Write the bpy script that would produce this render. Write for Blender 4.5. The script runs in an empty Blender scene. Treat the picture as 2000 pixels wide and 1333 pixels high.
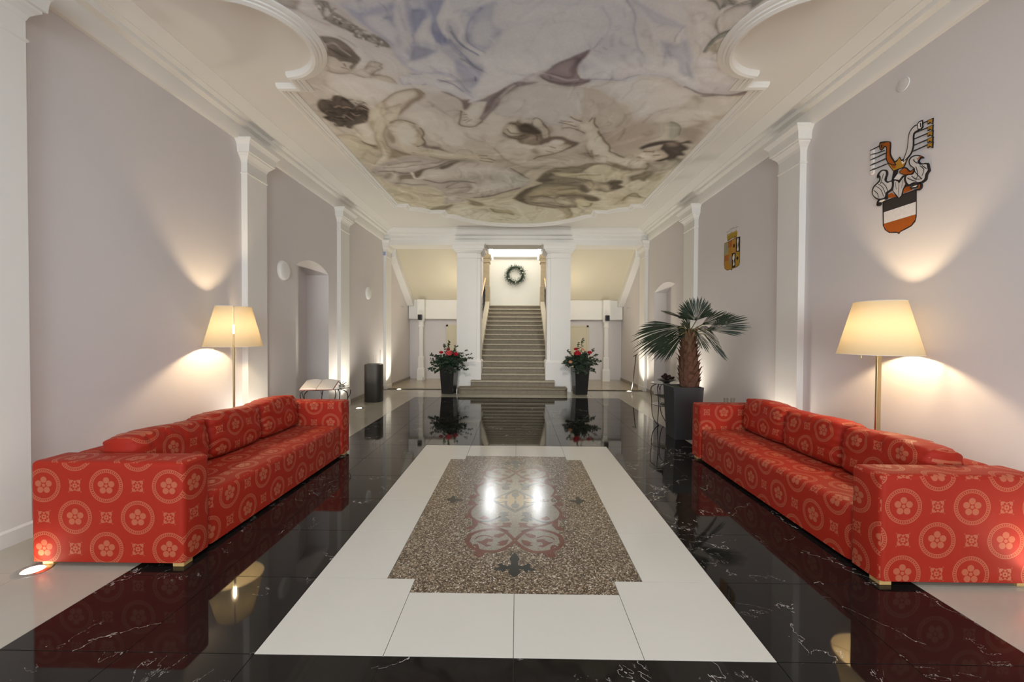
import bpy, bmesh, math, random
import numpy as np
from mathutils import Vector, Matrix, Euler

SC = bpy.context.scene
COL = SC.collection
PI = math.pi
random.seed(7)

# ------------------------------------------------------------------ camera
F_PX, YAW, PITCH, ROLL = 804.27, -0.01312, -0.01566, 0.00552
cam_d = bpy.data.cameras.new('camera')
cam_d.sensor_width = 36.0
cam_d.lens = F_PX / 2000 * 36.0
cam_d.clip_start = 0.05
cam = bpy.data.objects.new('camera', cam_d)
COL.objects.link(cam)
_cy, _sy, _cp, _sp = math.cos(YAW), math.sin(YAW), math.cos(PITCH), math.sin(PITCH)
_r = Vector((_cy, -_sy, 0)); _f = Vector((_sy * _cp, _cy * _cp, _sp)); _u = _r.cross(_f)
_r2 = _r * math.cos(ROLL) + _u * math.sin(ROLL); _u2 = -_r * math.sin(ROLL) + _u * math.cos(ROLL)
_m = Matrix((_r2, _u2, -_f)).transposed().to_4x4(); _m.translation = Vector((0.01044, 0, 1.484))
cam.matrix_world = _m
SC.camera = cam

# ------------------------------------------------------------------ world, daylight, exposure
w = bpy.data.worlds.new('world'); SC.world = w; w.use_nodes = True
w.node_tree.nodes['Background'].inputs[0].default_value = (0.75, 0.85, 1.0, 1)
w.node_tree.nodes['Background'].inputs[1].default_value = 1.0
SC.view_settings.view_transform = 'Standard'
SC.view_settings.look = 'None'
SC.view_settings.gamma = 1
SC.view_settings.use_curve_mapping = False
SC.view_settings.exposure = 0.03
SC.cycles.max_bounces = 10
SC.cycles.diffuse_bounces = 5
SC.cycles.glossy_bounces = 5
SC.cycles.transmission_bounces = 8
SC.cycles.transparent_max_bounces = 12
SC.cycles.sample_clamp_indirect = 4.0
SC.cycles.blur_glossy = 0.5


def light(name, kind, loc, power, color=(1, 1, 1), rot=(0, 0, 0), size=0.1, size_y=None, **kw):
    d = bpy.data.lights.new(name, kind); d.energy = power; d.color = color
    if kind == 'AREA':
        d.shape = 'RECTANGLE' if size_y else 'SQUARE'; d.size = size
        if size_y: d.size_y = size_y
    else:
        d.shadow_soft_size = size
    for k, v in kw.items(): setattr(d, k, v)
    o = bpy.data.objects.new(name, d); COL.objects.link(o); o.location = loc; o.rotation_euler = rot
    return o


# daylight through the glazed entrance behind the camera
DAY = light('daylight_entrance', 'AREA', (-0.05, -8.8, 2.1), 560, (0.86, 0.95, 1.0), (PI / 2, 0, 0), 5.2, 3.4)
# unseen lights added over landing and stairs, and in the passages behind the columns
light('landing_light', 'AREA', (-0.1, 16.0, 5.15), 42, (1.0, 0.96, 0.86), (0, 0, 0), 2.6, 1.2)
light('cove_light', 'AREA', (-0.1, 16.92, 4.72), 26, (1.0, 0.95, 0.78), (PI, 0, 0), 4.6, 0.06)
light('added_stair_fill', 'AREA', (-0.1, 13.2, 5.15), 45, (1.0, 0.92, 0.78), (0, 0, 0), 1.4, 2.0)
for sx in (-1.62, 1.42):
    light('added_passage_fill', 'POINT', (sx, 12.1, 2.4), 13, (1.0, 0.90, 0.70), size=0.08)
# added overhead fill panels out of view, brightening floor and near hall
light('added_hall_fill', 'AREA', (0.0, 0.9, 4.2), 66, (0.97, 0.97, 1.0), (0, 0, 0), 2.6, 2.2)
light('added_hall_fill', 'AREA', (0.0, -4.0, 4.2), 150, (0.97, 0.97, 1.0), (0, 0, 0), 2.6, 2.2)
# unseen spots added above the frame to brighten the columns
for sx in (-1.3, 1.3):
    dv = Vector((sx * 0.8, 10.8, 1.9)) - Vector((sx, 3.05, 4.15))
    light('added_column_spot', 'SPOT', (sx, 3.05, 4.15), 420, (1.0, 0.96, 0.90), dv.to_track_quat('-Z', 'Y').to_euler(), 0.06, spot_size=math.radians(42), spot_blend=0.8)

# ------------------------------------------------------------------ node helpers
class NT:
    def __init__(s, mat):
        s.t = mat.node_tree; s.n = s.t.nodes; s.l = s.t.links
    def new(s, typ, **kw):
        n = s.n.new(typ)
        for k, v in kw.items(): setattr(n, k, v)
        return n
    def put(s, sock, v):
        if isinstance(v, (int, float)):
            sock.default_value = v
        elif isinstance(v, (tuple, list)):
            sock.default_value = (*v, 1) if len(v) == 3 and sock.type == 'RGBA' else v
        else:
            s.l.new(v, sock)
    def m(s, op, a, b=0.0, c=0.0):
        n = s.new('ShaderNodeMath', operation=op)
        s.put(n.inputs[0], a); s.put(n.inputs[1], b); s.put(n.inputs[2], c)
        return n.outputs[0]
    def mix(s, f, a, b, mode='MIX'):
        n = s.new('ShaderNodeMix', data_type='RGBA', blend_type=mode)
        s.put(n.inputs[0], f); s.put(n.inputs[6], a); s.put(n.inputs[7], b)
        return n.outputs[2]
    def noise(s, vec, scale, detail=4, rough=0.5, dist=0.0):
        n = s.new('ShaderNodeTexNoise')
        if vec is not None: s.l.new(vec, n.inputs['Vector'])
        n.inputs['Scale'].default_value = scale; n.inputs['Detail'].default_value = detail
        n.inputs['Roughness'].default_value = rough; n.inputs['Distortion'].default_value = dist
        return n
    def ramp(s, f, stops, interp='LINEAR'):
        n = s.new('ShaderNodeValToRGB'); n.color_ramp.interpolation = interp
        e = n.color_ramp.elements
        while len(e) < len(stops): e.new(0.5)
        for i, (p, c) in enumerate(stops):
            e[i].position = p; e[i].color = (*c, 1) if not isinstance(c, (int, float)) else (c, c, c, 1)
        s.put(n.inputs[0], f)
        return n.outputs[0]
    def pos(s): return s.new('ShaderNodeNewGeometry').outputs['Position']
    def obj(s): return s.new('ShaderNodeTexCoord').outputs['Object']
    def bump(s, h, strength, dist=0.01):
        n = s.new('ShaderNodeBump'); n.inputs['Strength'].default_value = strength
        n.inputs['Distance'].default_value = dist; s.put(n.inputs['Height'], h)
        return n.outputs[0]


def newmat(name):
    m = bpy.data.materials.new(name); m.use_nodes = True
    return m, NT(m), m.node_tree.nodes['Principled BSDF']


def srgb(r, g, b):
    o = []
    for c in (r, g, b):
        v = c / 255
        o.append(v / 12.92 if v <= 0.04045 else ((v + 0.055) / 1.055) ** 2.4)
    return tuple(o)


def plain(name, color, rough=0.5, metal=0.0, var=0.06, scale=6.0, bump=0.0, bscale=80.0, spec=0.5, **kw):
    """procedural: base colour gently mottled by noise, optional fine relief"""
    m, t, b = newmat(name)
    n = t.noise(t.pos(), scale, 4)
    dark = tuple(c * (1 - var) for c in color); lite = tuple(min(1, c * (1 + var)) for c in color)
    t.l.new(t.mix(n.outputs[0], dark, lite), b.inputs['Base Color'])
    b.inputs['Roughness'].default_value = rough; b.inputs['Metallic'].default_value = metal
    b.inputs['Specular IOR Level'].default_value = spec
    if bump:
        n2 = t.noise(t.pos(), bscale, 5)
        t.l.new(t.bump(n2.outputs[0], bump, 0.004), b.inputs['Normal'])
    for k, v in kw.items(): b.inputs[k.replace('_', ' ')].default_value = v
    return m


def emit(name, color, strength):
    m, t, b = newmat(name)
    b.inputs['Base Color'].default_value = (*color, 1)
    b.inputs['Emission Color'].default_value = (*color, 1); b.inputs['Emission Strength'].default_value = strength
    return m


M = {}
M['wall'] = plain('lilac_wall_paint', (0.70, 0.66, 0.65), 0.85, var=0.03, scale=1.5, bump=0.15, bscale=220, spec=0.25)
M['white'] = plain('white_trim_paint', (0.82, 0.80, 0.76), 0.7, var=0.02, scale=2, bump=0.06, bscale=150, spec=0.3)
M['ceil'] = plain('ceiling_plaster', (0.80, 0.775, 0.735), 0.85, var=0.02, scale=1.2, spec=0.2)
M['cream'] = plain('cream_plaster', (0.72, 0.66, 0.52), 0.8, var=0.03, scale=1.5, spec=0.25)
M['landing'] = plain('landing_wall_paint', (0.74, 0.72, 0.66), 0.85, var=0.02, spec=0.2)
M['stone'] = plain('tan_stone', (0.42, 0.35, 0.23), 0.7, var=0.18, scale=9, bump=0.3, bscale=60)
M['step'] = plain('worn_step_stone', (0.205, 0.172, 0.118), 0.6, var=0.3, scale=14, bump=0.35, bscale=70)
M['nosing'] = plain('step_nosing_painted_light', (0.36, 0.315, 0.23), 0.5, var=0.25, scale=14, bump=0.3, bscale=70)  # lighter than the step stone: light on tread edges put into the colour
M['coping'] = plain('pale_coping_stone', (0.52, 0.47, 0.36), 0.7, var=0.1, scale=9)
M['base'] = plain('baseboard_stone', (0.30, 0.26, 0.21), 0.35, var=0.15, scale=8)
M['grout'] = plain('grout', (0.045, 0.042, 0.036), 0.8)
M['iron'] = plain('black_iron', (0.02, 0.02, 0.022), 0.4, 0.6)
M['steel'] = plain('brushed_steel', (0.55, 0.53, 0.50), 0.28, 1.0)
M['brass'] = plain('satin_champagne_metal', (0.55, 0.45, 0.26), 0.35, 1.0)
M['wood'] = plain('pale_oak', (0.55, 0.35, 0.13), 0.5, var=0.15, scale=30)
M['rail'] = plain('honey_wood_rail', (0.62, 0.42, 0.2), 0.35, var=0.1, scale=20)
M['anthracite'] = plain('anthracite_planter', (0.017, 0.020, 0.024), 0.5, var=0.1, scale=30)
M['blackgloss'] = plain('black_satin_planter', (0.012, 0.012, 0.012), 0.28, var=0.1)
M['leather'] = plain('black_leather', (0.030, 0.027, 0.024), 0.42, var=0.2, scale=40, bump=0.5, bscale=160)
M['plastic'] = plain('grey_plastic', (0.08, 0.075, 0.07), 0.5)
M['whiteplastic'] = plain('white_plastic', (0.8, 0.79, 0.76), 0.4)
M['paper'] = plain('book_paper', (0.80, 0.74, 0.66), 0.8)
M['cover'] = plain('red_brown_cover', (0.30, 0.08, 0.04), 0.5)
M['soil'] = plain('moss_soil', (0.03, 0.04, 0.015), 0.95, var=0.5, scale=60, bump=1, bscale=90)
M['bark'] = plain('palm_bark', (0.13, 0.055, 0.03), 0.85, var=0.55, scale=26, bump=1.0, bscale=50)
M['barktip'] = plain('palm_leaf_base', (0.15, 0.08, 0.035), 0.8, var=0.4, scale=30)
M['frond'] = plain('palm_leaf', (0.009, 0.022, 0.007), 0.5, var=0.5, scale=22)
M['frondtip'] = plain('palm_leaf_old', (0.035, 0.04, 0.016), 0.6, var=0.5, scale=22)
M['petiole'] = plain('palm_petiole', (0.12, 0.11, 0.035), 0.6, var=0.3)
M['leaf'] = plain('eucalyptus_leaf', (0.035, 0.060, 0.040), 0.6, var=0.5, scale=40)
M['leaf2'] = plain('dark_green_leaf', (0.018, 0.040, 0.014), 0.6, var=0.5, scale=40)
M['rose'] = plain('red_rose', (0.50, 0.015, 0.03), 0.6, var=0.3, scale=50)
M['rosepink'] = plain('coral_rose', (0.72, 0.09, 0.10), 0.6, var=0.25, scale=50)
M['rosepeach'] = plain('peach_rose', (0.75, 0.36, 0.20), 0.6, var=0.2, scale=50)
M['ornament'] = plain('pale_bauble', (0.8, 0.78, 0.66), 0.3)
M['cone'] = plain('dark_pine_cone', (0.05, 0.022, 0.018), 0.7, var=0.5, scale=60)
M['signblue'] = plain('pale_blue_sign', (0.30, 0.36, 0.62), 0.5)
M['door'] = plain('cream_door', (0.66, 0.60, 0.44), 0.6, var=0.03)
M['glass'] = None
_m, _t, _b = newmat('clear_glass')
_b.inputs['Transmission Weight'].default_value = 1.0; _b.inputs['Roughness'].default_value = 0.02
_b.inputs['Base Color'].default_value = (0.93, 0.98, 0.96, 1); _b.inputs['IOR'].default_value = 1.45
M['glass'] = _m
m, t, b = newmat('thin_glass')
tb_ = t.new('ShaderNodeBsdfTransparent'); tb_.inputs[0].default_value = (0.96, 0.98, 0.98, 1)
gb_ = t.new('ShaderNodeBsdfGlossy'); gb_.inputs['Roughness'].default_value = 0.05
fz_ = t.new('ShaderNodeLayerWeight'); fz_.inputs[0].default_value = 0.35
mx = t.new('ShaderNodeMixShader'); t.l.new(fz_.outputs['Facing'], mx.inputs[0]); t.l.new(tb_.outputs[0], mx.inputs[1]); t.l.new(gb_.outputs[0], mx.inputs[2])
t.l.new(mx.outputs[0], t.n['Material Output'].inputs[0])
M['thinglass'] = m
M['lens_warm'] = emit('uplight_lens', (1.0, 0.86, 0.62), 14)
M['bulb'] = emit('warm_bulb', (1.0, 0.80, 0.50), 12)
M['landing_lamp'] = emit('landing_lamp_tube', (0.93, 0.97, 1.0), 170)

# lampshade: thin translucent parchment
m, t, b = newmat('parchment_shade')
out = t.n['Material Output']
dif = t.new('ShaderNodeBsdfDiffuse'); dif.inputs[0].default_value = (0.80, 0.70, 0.50, 1)
tr = t.new('ShaderNodeBsdfTranslucent'); tr.inputs[0].default_value = (0.95, 0.80, 0.52, 1)
n = t.noise(t.pos(), 30, 5)
t.l.new(t.mix(n.outputs[0], (0.098, 0.080, 0.052), (0.106, 0.088, 0.060)), tr.inputs[0])
mx = t.new('ShaderNodeMixShader'); mx.inputs[0].default_value = 0.5
t.l.new(dif.outputs[0], mx.inputs[1]); t.l.new(tr.outputs[0], mx.inputs[2]); t.l.new(mx.outputs[0], out.inputs[0])
M['shade'] = m

# black marble: near-black with thin branching white veins, polished
m, t, b = newmat('black_marble')
oi = t.new('ShaderNodeObjectInfo').outputs['Random']
off = t.new('ShaderNodeCombineXYZ'); t.l.new(t.m('MULTIPLY', oi, 9.0), off.inputs[2])
v = t.new('ShaderNodeVectorMath', operation='ADD'); t.l.new(t.pos(), v.inputs[0]); t.l.new(off.outputs[0], v.inputs[1])
P_ = v.outputs[0]
n1 = t.noise(P_, 0.95, 6, 0.60, 0.5); n2 = t.noise(P_, 1.5, 2); n3 = t.noise(P_, 2.3, 7, 0.62, 0.7); n4 = t.noise(P_, 60, 3)
ridge = t.m('ABSOLUTE', t.m('SUBTRACT', n1.outputs[0], 0.5))
vein = t.m('MULTIPLY', t.m('LESS_THAN', ridge, 0.0014), t.m('GREATER_THAN', n2.outputs[0], 0.50))
ridge2 = t.m('ABSOLUTE', t.m('SUBTRACT', n3.outputs[0], 0.5))
n5 = t.noise(P_, 2.6, 2)
vein2 = t.m('MULTIPLY', t.m('LESS_THAN', ridge2, 0.0013), t.m('GREATER_THAN', n5.outputs[0], 0.60))
vein = t.m('MULTIPLY', t.m('MAXIMUM', vein, vein2), t.m('GREATER_THAN', n4.outputs[0], 0.42))
base = t.mix(n3.outputs[0], (0.007, 0.006, 0.0055), (0.014, 0.0125, 0.011))
t.l.new(t.mix(vein, base, (0.36, 0.34, 0.31)), b.inputs['Base Color'])
b.inputs['Roughness'].default_value = 0.04; b.inputs['IOR'].default_value = 1.36
M['black'] = m

m, t, b = newmat('white_polished_tile')
n = t.noise(t.pos(), 2.2, 3)
t.l.new(t.mix(n.outputs[0], (0.56, 0.545, 0.49), (0.60, 0.58, 0.53)), b.inputs['Base Color'])
b.inputs['Roughness'].default_value = 0.13
M['tile'] = m
m, t, b = newmat('beige_polished_tile')
n = t.noise(t.pos(), 1.6, 3)
t.l.new(t.mix(n.outputs[0], (0.40, 0.375, 0.31), (0.46, 0.43, 0.36)), b.inputs['Base Color'])
b.inputs['Roughness'].default_value = 0.09
M['beige'] = m
m, t, b = newmat('passage_tile')
n = t.noise(t.pos(), 1.6, 3)
t.l.new(t.mix(n.outputs[0], (0.40, 0.34, 0.23), (0.46, 0.39, 0.27)), b.inputs['Base Color'])
b.inputs['Roughness'].default_value = 0.16
M['passage'] = m


def terrazzo(name, stops, scale):
    m, t, b = newmat(name)
    vo = t.new('ShaderNodeTexVoronoi'); vo.inputs['Scale'].default_value = scale; t.l.new(t.pos(), vo.inputs['Vector'])
    sep = t.new('ShaderNodeSeparateColor'); t.l.new(vo.outputs['Color'], sep.inputs[0])
    c = t.ramp(sep.outputs[0], stops, 'CONSTANT')
    big = t.noise(t.pos(), 3.5, 4)
    c = t.mix(t.m('MULTIPLY', big.outputs[0], 0.5), c, (0.115, 0.075, 0.040), 'MULTIPLY') if False else t.mix(0.18, c, t.mix(big.outputs[0], (0.10, 0.07, 0.04), (0.36, 0.31, 0.24)))
    t.l.new(c, b.inputs['Base Color'])
    b.inputs['Roughness'].default_value = 0.17; b.inputs['Specular IOR Level'].default_value = 0.24
    t.l.new(t.bump(t.noise(t.pos(), 60, 3).outputs[0], 0.10, 0.002), b.inputs['Normal'])
    return m


M['terrazzo'] = terrazzo('brown_terrazzo', [(0, (0.018, 0.010, 0.006)), (0.24, (0.062, 0.037, 0.020)), (0.45, (0.15, 0.10, 0.062)), (0.66, (0.28, 0.215, 0.145)), (0.87, (0.47, 0.40, 0.30)), (0.97, (0.70, 0.66, 0.58))], 135)
M['l'] = terrazzo('pale_terrazzo_inlay', [(0, (0.17, 0.155, 0.12)), (0.3, (0.25, 0.23, 0.175)), (0.65, (0.33, 0.305, 0.24)), (0.9, (0.42, 0.39, 0.32))], 260)
M['r'] = terrazzo('red_terrazzo_inlay', [(0, (0.085, 0.016, 0.009)), (0.4, (0.12, 0.023, 0.013)), (0.75, (0.165, 0.035, 0.02)), (0.95, (0.26, 0.10, 0.07))], 260)
M['k'] = plain('black_stone_inlay', (0.010, 0.012, 0.011), 0.2, spec=0.33)
M['b'] = terrazzo('slate_terrazzo_inlay', [(0, (0.035, 0.043, 0.05)), (0.5, (0.055, 0.065, 0.072)), (0.85, (0.11, 0.12, 0.12))], 260)
M['y'] = terrazzo('ochre_terrazzo_inlay', [(0, (0.34, 0.24, 0.10)), (0.5, (0.42, 0.31, 0.15)), (0.85, (0.50, 0.40, 0.24))], 260)

# jacquard fabric: beaded rings with five-petal flowers and four-leaf motifs, woven in metres of UV
m, t, b = newmat('red_jacquard')
uv = t.new('ShaderNodeUVMap').outputs[0]
sx = t.new('ShaderNodeSeparateXYZ'); t.l.new(uv, sx.inputs[0])
U = t.m('DIVIDE', sx.outputs[0], 0.40); V = t.m('DIVIDE', sx.outputs[1], 0.40)
fr = lambda x, o: t.m('SUBTRACT', t.m('FRACT', t.m('ADD', x, 100.0 + o)), 0.5)
ax, ay, bx_, by_ = fr(U, 0.5), fr(V, 0.5), fr(U, 0.0), fr(V, 0.0)
ln = lambda x, y: t.m('SQRT', t.m('ADD', t.m('MULTIPLY', x, x), t.m('MULTIPLY', y, y)))
dA, dB = ln(ax, ay), ln(bx_, by_)
sel = t.m('LESS_THAN', dA, dB); inv = t.m('SUBTRACT', 1.0, sel)
px = t.m('ADD', t.m('MULTIPLY', sel, ax), t.m('MULTIPLY', inv, bx_))
py = t.m('ADD', t.m('MULTIPLY', sel, ay), t.m('MULTIPLY', inv, by_))
d = t.m('MINIMUM', dA, dB)
ang = t.m('ARCTAN2', px, py)
inr = lambda x, lo, hi: t.m('MULTIPLY', t.m('GREATER_THAN', x, lo), t.m('LESS_THAN', x, hi))
bead = t.m('GREATER_THAN', t.m('SINE', t.m('MULTIPLY', ang, 44.0)), -0.15)
ring = t.m('MAXIMUM', inr(d, 0.254, 0.268), t.m('MAXIMUM', inr(d, 0.209, 0.221), t.m('MULTIPLY', inr(d, 0.226, 0.249), bead)))
fa = t.m('SUBTRACT', t.m('MODULO', t.m('ADD', ang, 20 * PI / 5 + PI / 5), 2 * PI / 5), PI / 5)
qx = t.m('SUBTRACT', t.m('MULTIPLY', d, t.m('COSINE', fa)), 0.088); qy = t.m('MULTIPLY', d, t.m('SINE', fa))
flower = t.m('MAXIMUM', t.m('LESS_THAN', ln(qx, qy), 0.049), t.m('LESS_THAN', d, 0.027))


def motif(x, y):
    X, Y = t.m('ABSOLUTE', x), t.m('ABSOLUTE', y)
    df = t.m('ABSOLUTE', t.m('SUBTRACT', X, Y)); sm = t.m('ADD', X, Y)
    wd = t.m('ADD', 0.018, t.m('MULTIPLY', 0.020, t.m('SINE', t.m('MULTIPLY', sm, 62.0))))
    leaf = t.m('MULTIPLY', t.m('LESS_THAN', df, wd), inr(sm, 0.018, 0.205))
    side = t.m('MULTIPLY', t.m('LESS_THAN', t.m('MINIMUM', X, Y), 0.014), inr(t.m('MAXIMUM', X, Y), 0.045, 0.078))
    edge = t.m('MULTIPLY', t.m('LESS_THAN', df, 0.055), inr(t.m('MAXIMUM', X, Y), 0.066, 0.088))
    return t.m('MAXIMUM', leaf, t.m('MAXIMUM', side, edge))


pat = t.m('MAXIMUM', t.m('MAXIMUM', ring, flower), t.m('MAXIMUM', motif(bx_, ay), motif(ax, by_)))
weave = t.noise(uv, 900, 2).outputs[0]
red = t.mix(weave, (0.29, 0.014, 0.0055), (0.35, 0.020, 0.0075))
salmon = t.mix(weave, (0.37, 0.088, 0.042), (0.43, 0.112, 0.058))
t.l.new(t.mix(pat, red, salmon), b.inputs['Base Color'])
t.l.new(t.m('SUBTRACT', 0.62, t.m('MULTIPLY', pat, 0.14)), b.inputs['Roughness'])
b.inputs['Specular IOR Level'].default_value = 0.2
b.inputs['Sheen Weight'].default_value = 0.06; b.inputs['Sheen Roughness'].default_value = 0.4
b.inputs['Sheen Tint'].default_value = (1.0, 0.5, 0.35, 1)
t.l.new(t.bump(t.m('ADD', weave, t.m('MULTIPLY', pat, 1.5)), 0.15, 0.001), b.inputs['Normal'])
M['fabric'] = m

# ceiling painting: pigments stored per vertex, canvas grain on top
m, t, b = newmat('ceiling_painting')
at_ = t.new('ShaderNodeVertexColor'); at_.layer_name = 'pigment'
n = t.noise(t.pos(), 38, 6, 0.7); n2 = t.noise(t.pos(), 5, 5, 0.6)
c = t.mix(1.0, at_.outputs[0], t.mix(n.outputs[0], (0.88, 0.88, 0.88), (1.10, 1.10, 1.10)), 'MULTIPLY')
c = t.mix(1.0, c, t.mix(n2.outputs[0], (0.93, 0.92, 0.90), (1.07, 1.07, 1.08)), 'MULTIPLY')
t.l.new(c, b.inputs['Base Color']); b.inputs['Roughness'].default_value = 0.85; b.inputs['Specular IOR Level'].default_value = 0.2
M['fresco'] = m

_paint = {}


def paint(rgb):
    if rgb not in _paint: _paint[rgb] = plain('wall_pigment_' + str(len(_paint)), srgb(*rgb), 0.8, var=0.15, scale=40, spec=0.2)
    return _paint[rgb]


# ------------------------------------------------------------------ mesh helpers
OFF = {}


class MB:
    def __init__(s): s.v = []; s.f = []; s.mi = []; s.uv = None
    def add(s, vs, fs, mi=0):
        k = len(s.v); s.v += [tuple(p) for p in vs]; s.f += [tuple(i + k for i in f) for f in fs]; s.mi += [mi] * len(fs)
        return s
    def box(s, x0, x1, y0, y1, z0, z1, mi=0):
        vs = [(x, y, z) for z in (z0, z1) for y in (y0, y1) for x in (x0, x1)]
        return s.add(vs, [(0, 2, 3, 1), (4, 5, 7, 6), (0, 1, 5, 4), (2, 6, 7, 3), (0, 4, 6, 2), (1, 3, 7, 5)], mi)
    def loft(s, rings, cap0=True, cap1=True, mi=0, closed=True):
        n = len(rings[0]); vs = [p for r in rings for p in r]; fs = []
        for i in range(len(rings) - 1):
            for j in range(n if closed else n - 1):
                a, b2 = i * n + j, i * n + (j + 1) % n
                fs.append((a, b2, b2 + n, a + n))
        if cap0: fs.append(tuple(reversed(range(n))))
        if cap1: fs.append(tuple(range((len(rings) - 1) * n, len(rings) * n)))
        return s.add(vs, fs, mi)
    def lathe(s, c, prof, seg=24, mi=0, a0=0.0, a1=2 * PI, cap=True):
        full = abs(a1 - a0 - 2 * PI) < 1e-6; k = seg if full else seg + 1
        rings = [[(c[0] + r * math.cos(a0 + (a1 - a0) * j / seg), c[1] + r * math.sin(a0 + (a1 - a0) * j / seg), c[2] + z) for j in range(k)] for r, z in prof]
        return s.loft(rings, cap and full, cap and full, mi, full)
    def tube(s, pts, r, seg=8, mi=0):
        P = [Vector(p) for p in pts]; n = len(P); rings = []
        rr = r if isinstance(r, (list, tuple)) else [r] * n
        up = Vector((0, 0, 1))
        for i in range(n):
            d = (P[min(i + 1, n - 1)] - P[max(i - 1, 0)]).normalized()
            a = d.cross(up)
            if a.length < 0.05: a = d.cross(Vector((1, 0, 0)))
            a.normalize(); b2 = d.cross(a)
            rings.append([tuple(P[i] + (a * math.cos(2 * PI * j / seg) + b2 * math.sin(2 * PI * j / seg)) * rr[i]) for j in range(seg)])
        return s.loft(rings, mi=mi)
    def build(s, name, mat, parent=None, smooth=False, bevel=0.0, bseg=2, kind=None, label=None):
        me = bpy.data.meshes.new(name); off = Vector((0, 0, 0))
        if parent is not None: off = OFF.get(parent.name, off)
        vs = [(p[0] - off.x, p[1] - off.y, p[2] - off.z) for p in s.v]
        me.from_pydata(vs, [], s.f)
        for mm in (mat if isinstance(mat, (list, tuple)) else [mat]): me.materials.append(mm)
        if any(s.mi): me.polygons.foreach_set('material_index', s.mi)
        bm = bmesh.new(); bm.from_mesh(me)
        bmesh.ops.recalc_face_normals(bm, faces=bm.faces)
        if bevel:
            bmesh.ops.bevel(bm, geom=[e for e in bm.edges if e.calc_face_angle(0) > 0.5], offset=bevel, segments=bseg, profile=0.5, affect='EDGES')
        bm.to_mesh(me); bm.free()
        if smooth:
            me.polygons.foreach_set('use_smooth', [True] * len(me.polygons))
            if smooth == 'auto': me.set_sharp_from_angle(angle=0.7)
        o = bpy.data.objects.new(name, me); COL.objects.link(o)
        if parent is not None: o.parent = parent; OFF[o.name] = off
        if kind: o['kind'] = kind
        if label: o['label'] = label
        return o


def thing(name, label, cat, loc=(0, 0, 0), group=None):
    o = bpy.data.objects.new(name, None); COL.objects.link(o); o.location = loc; o.empty_display_size = 0.1
    o['label'] = label; o['category'] = cat
    if group: o['group'] = group
    OFF[o.name] = Vector(loc)
    return o


def tag(o, label, cat, group=None):
    o['label'] = label; o['category'] = cat
    if group: o['group'] = group
    return o


def sweep(mb, path, prof, z0, closed=False, axis=None, mi=0):
    """profile [(out, dz)] along a 2D path; out is to the left of travel"""
    n = len(path); rings = []
    for i, p in enumerate(path):
        p = Vector(p)
        a = (p - Vector(path[i - 1])).normalized() if (i or closed) else None
        b2 = (Vector(path[(i + 1) % n]) - p).normalized() if (i < n - 1 or closed) else None
        if a is None: a = b2
        if b2 is None: b2 = a
        na, nb = Vector((-a.y, a.x)), Vector((-b2.y, b2.x))
        nn = (na + nb); nn.normalize(); k = 1 / max(0.35, nn.dot(na))
        rings.append([(p.x + nn.x * o_ * k, p.y + nn.y * o_ * k, z0 + dz) for o_, dz in prof])
    if closed: rings.append(rings[0])
    mb.loft(rings, not closed, not closed, mi)
    return mb


def boxuv(o, ou=0.0, ov=0.0, swap=False):
    me = o.data; uvl = me.uv_layers.new(name='UVMap')
    for p in me.polygons:
        nx, ny, nz = (abs(c) for c in p.normal)
        for li in p.loop_indices:
            c = me.vertices[me.loops[li].vertex_index].co
            if nx >= ny and nx >= nz: q = (c.y, c.z)
            elif ny >= nz: q = (c.x, c.z)
            else: q = (c.y, c.x)
            uvl.data[li].uv = (q[0] + ou, q[1] + ov)


def flatpoly(mb, pts, z0, z1, mi=0):
    """thin upright-sided slab from a 2D outline (handles concave outlines via tessellation)"""
    from mathutils.geometry import tessellate_polygon
    n = len(pts); k = len(mb.v)
    tris = tessellate_polygon([[Vector((x, y, 0)) for x, y in pts]])
    mb.v += [(x, y, z1) for x, y in pts] + [(x, y, z0) for x, y in pts]
    fs = [tuple(k + i for i in t3) for t3 in tris] + [(k + i, k + (i + 1) % n, k + n + (i + 1) % n, k + n + i) for i in range(n)]
    mb.f += fs; mb.mi += [mi] * len(fs)


def strip(pts, w_):
    """outline of a tapering brush strip along a 2D polyline, smoothed"""
    P = [Vector(p) for p in pts]
    Q = []
    for i in range(len(P) - 1):
        p0, p1, p2, p3 = P[max(i - 1, 0)], P[i], P[i + 1], P[min(i + 2, len(P) - 1)]
        for k in range(4 if len(P) > 2 else 1):
            s_ = k / 4
            Q.append(0.5 * ((2 * p1) + (p2 - p0) * s_ + (2 * p0 - 5 * p1 + 4 * p2 - p3) * s_ ** 2 + (3 * p1 - p0 - 3 * p2 + p3) * s_ ** 3))
    Q.append(P[-1])
    L_, R_ = [], []
    for i, q in enumerate(Q):
        d_ = (Q[min(i + 1, len(Q) - 1)] - Q[max(i - 1, 0)]).normalized(); nn = Vector((-d_.y, d_.x)) * w_ / 2
        L_.append(tuple(q + nn)); R_.append(tuple(q - nn))
    return L_, R_


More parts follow.
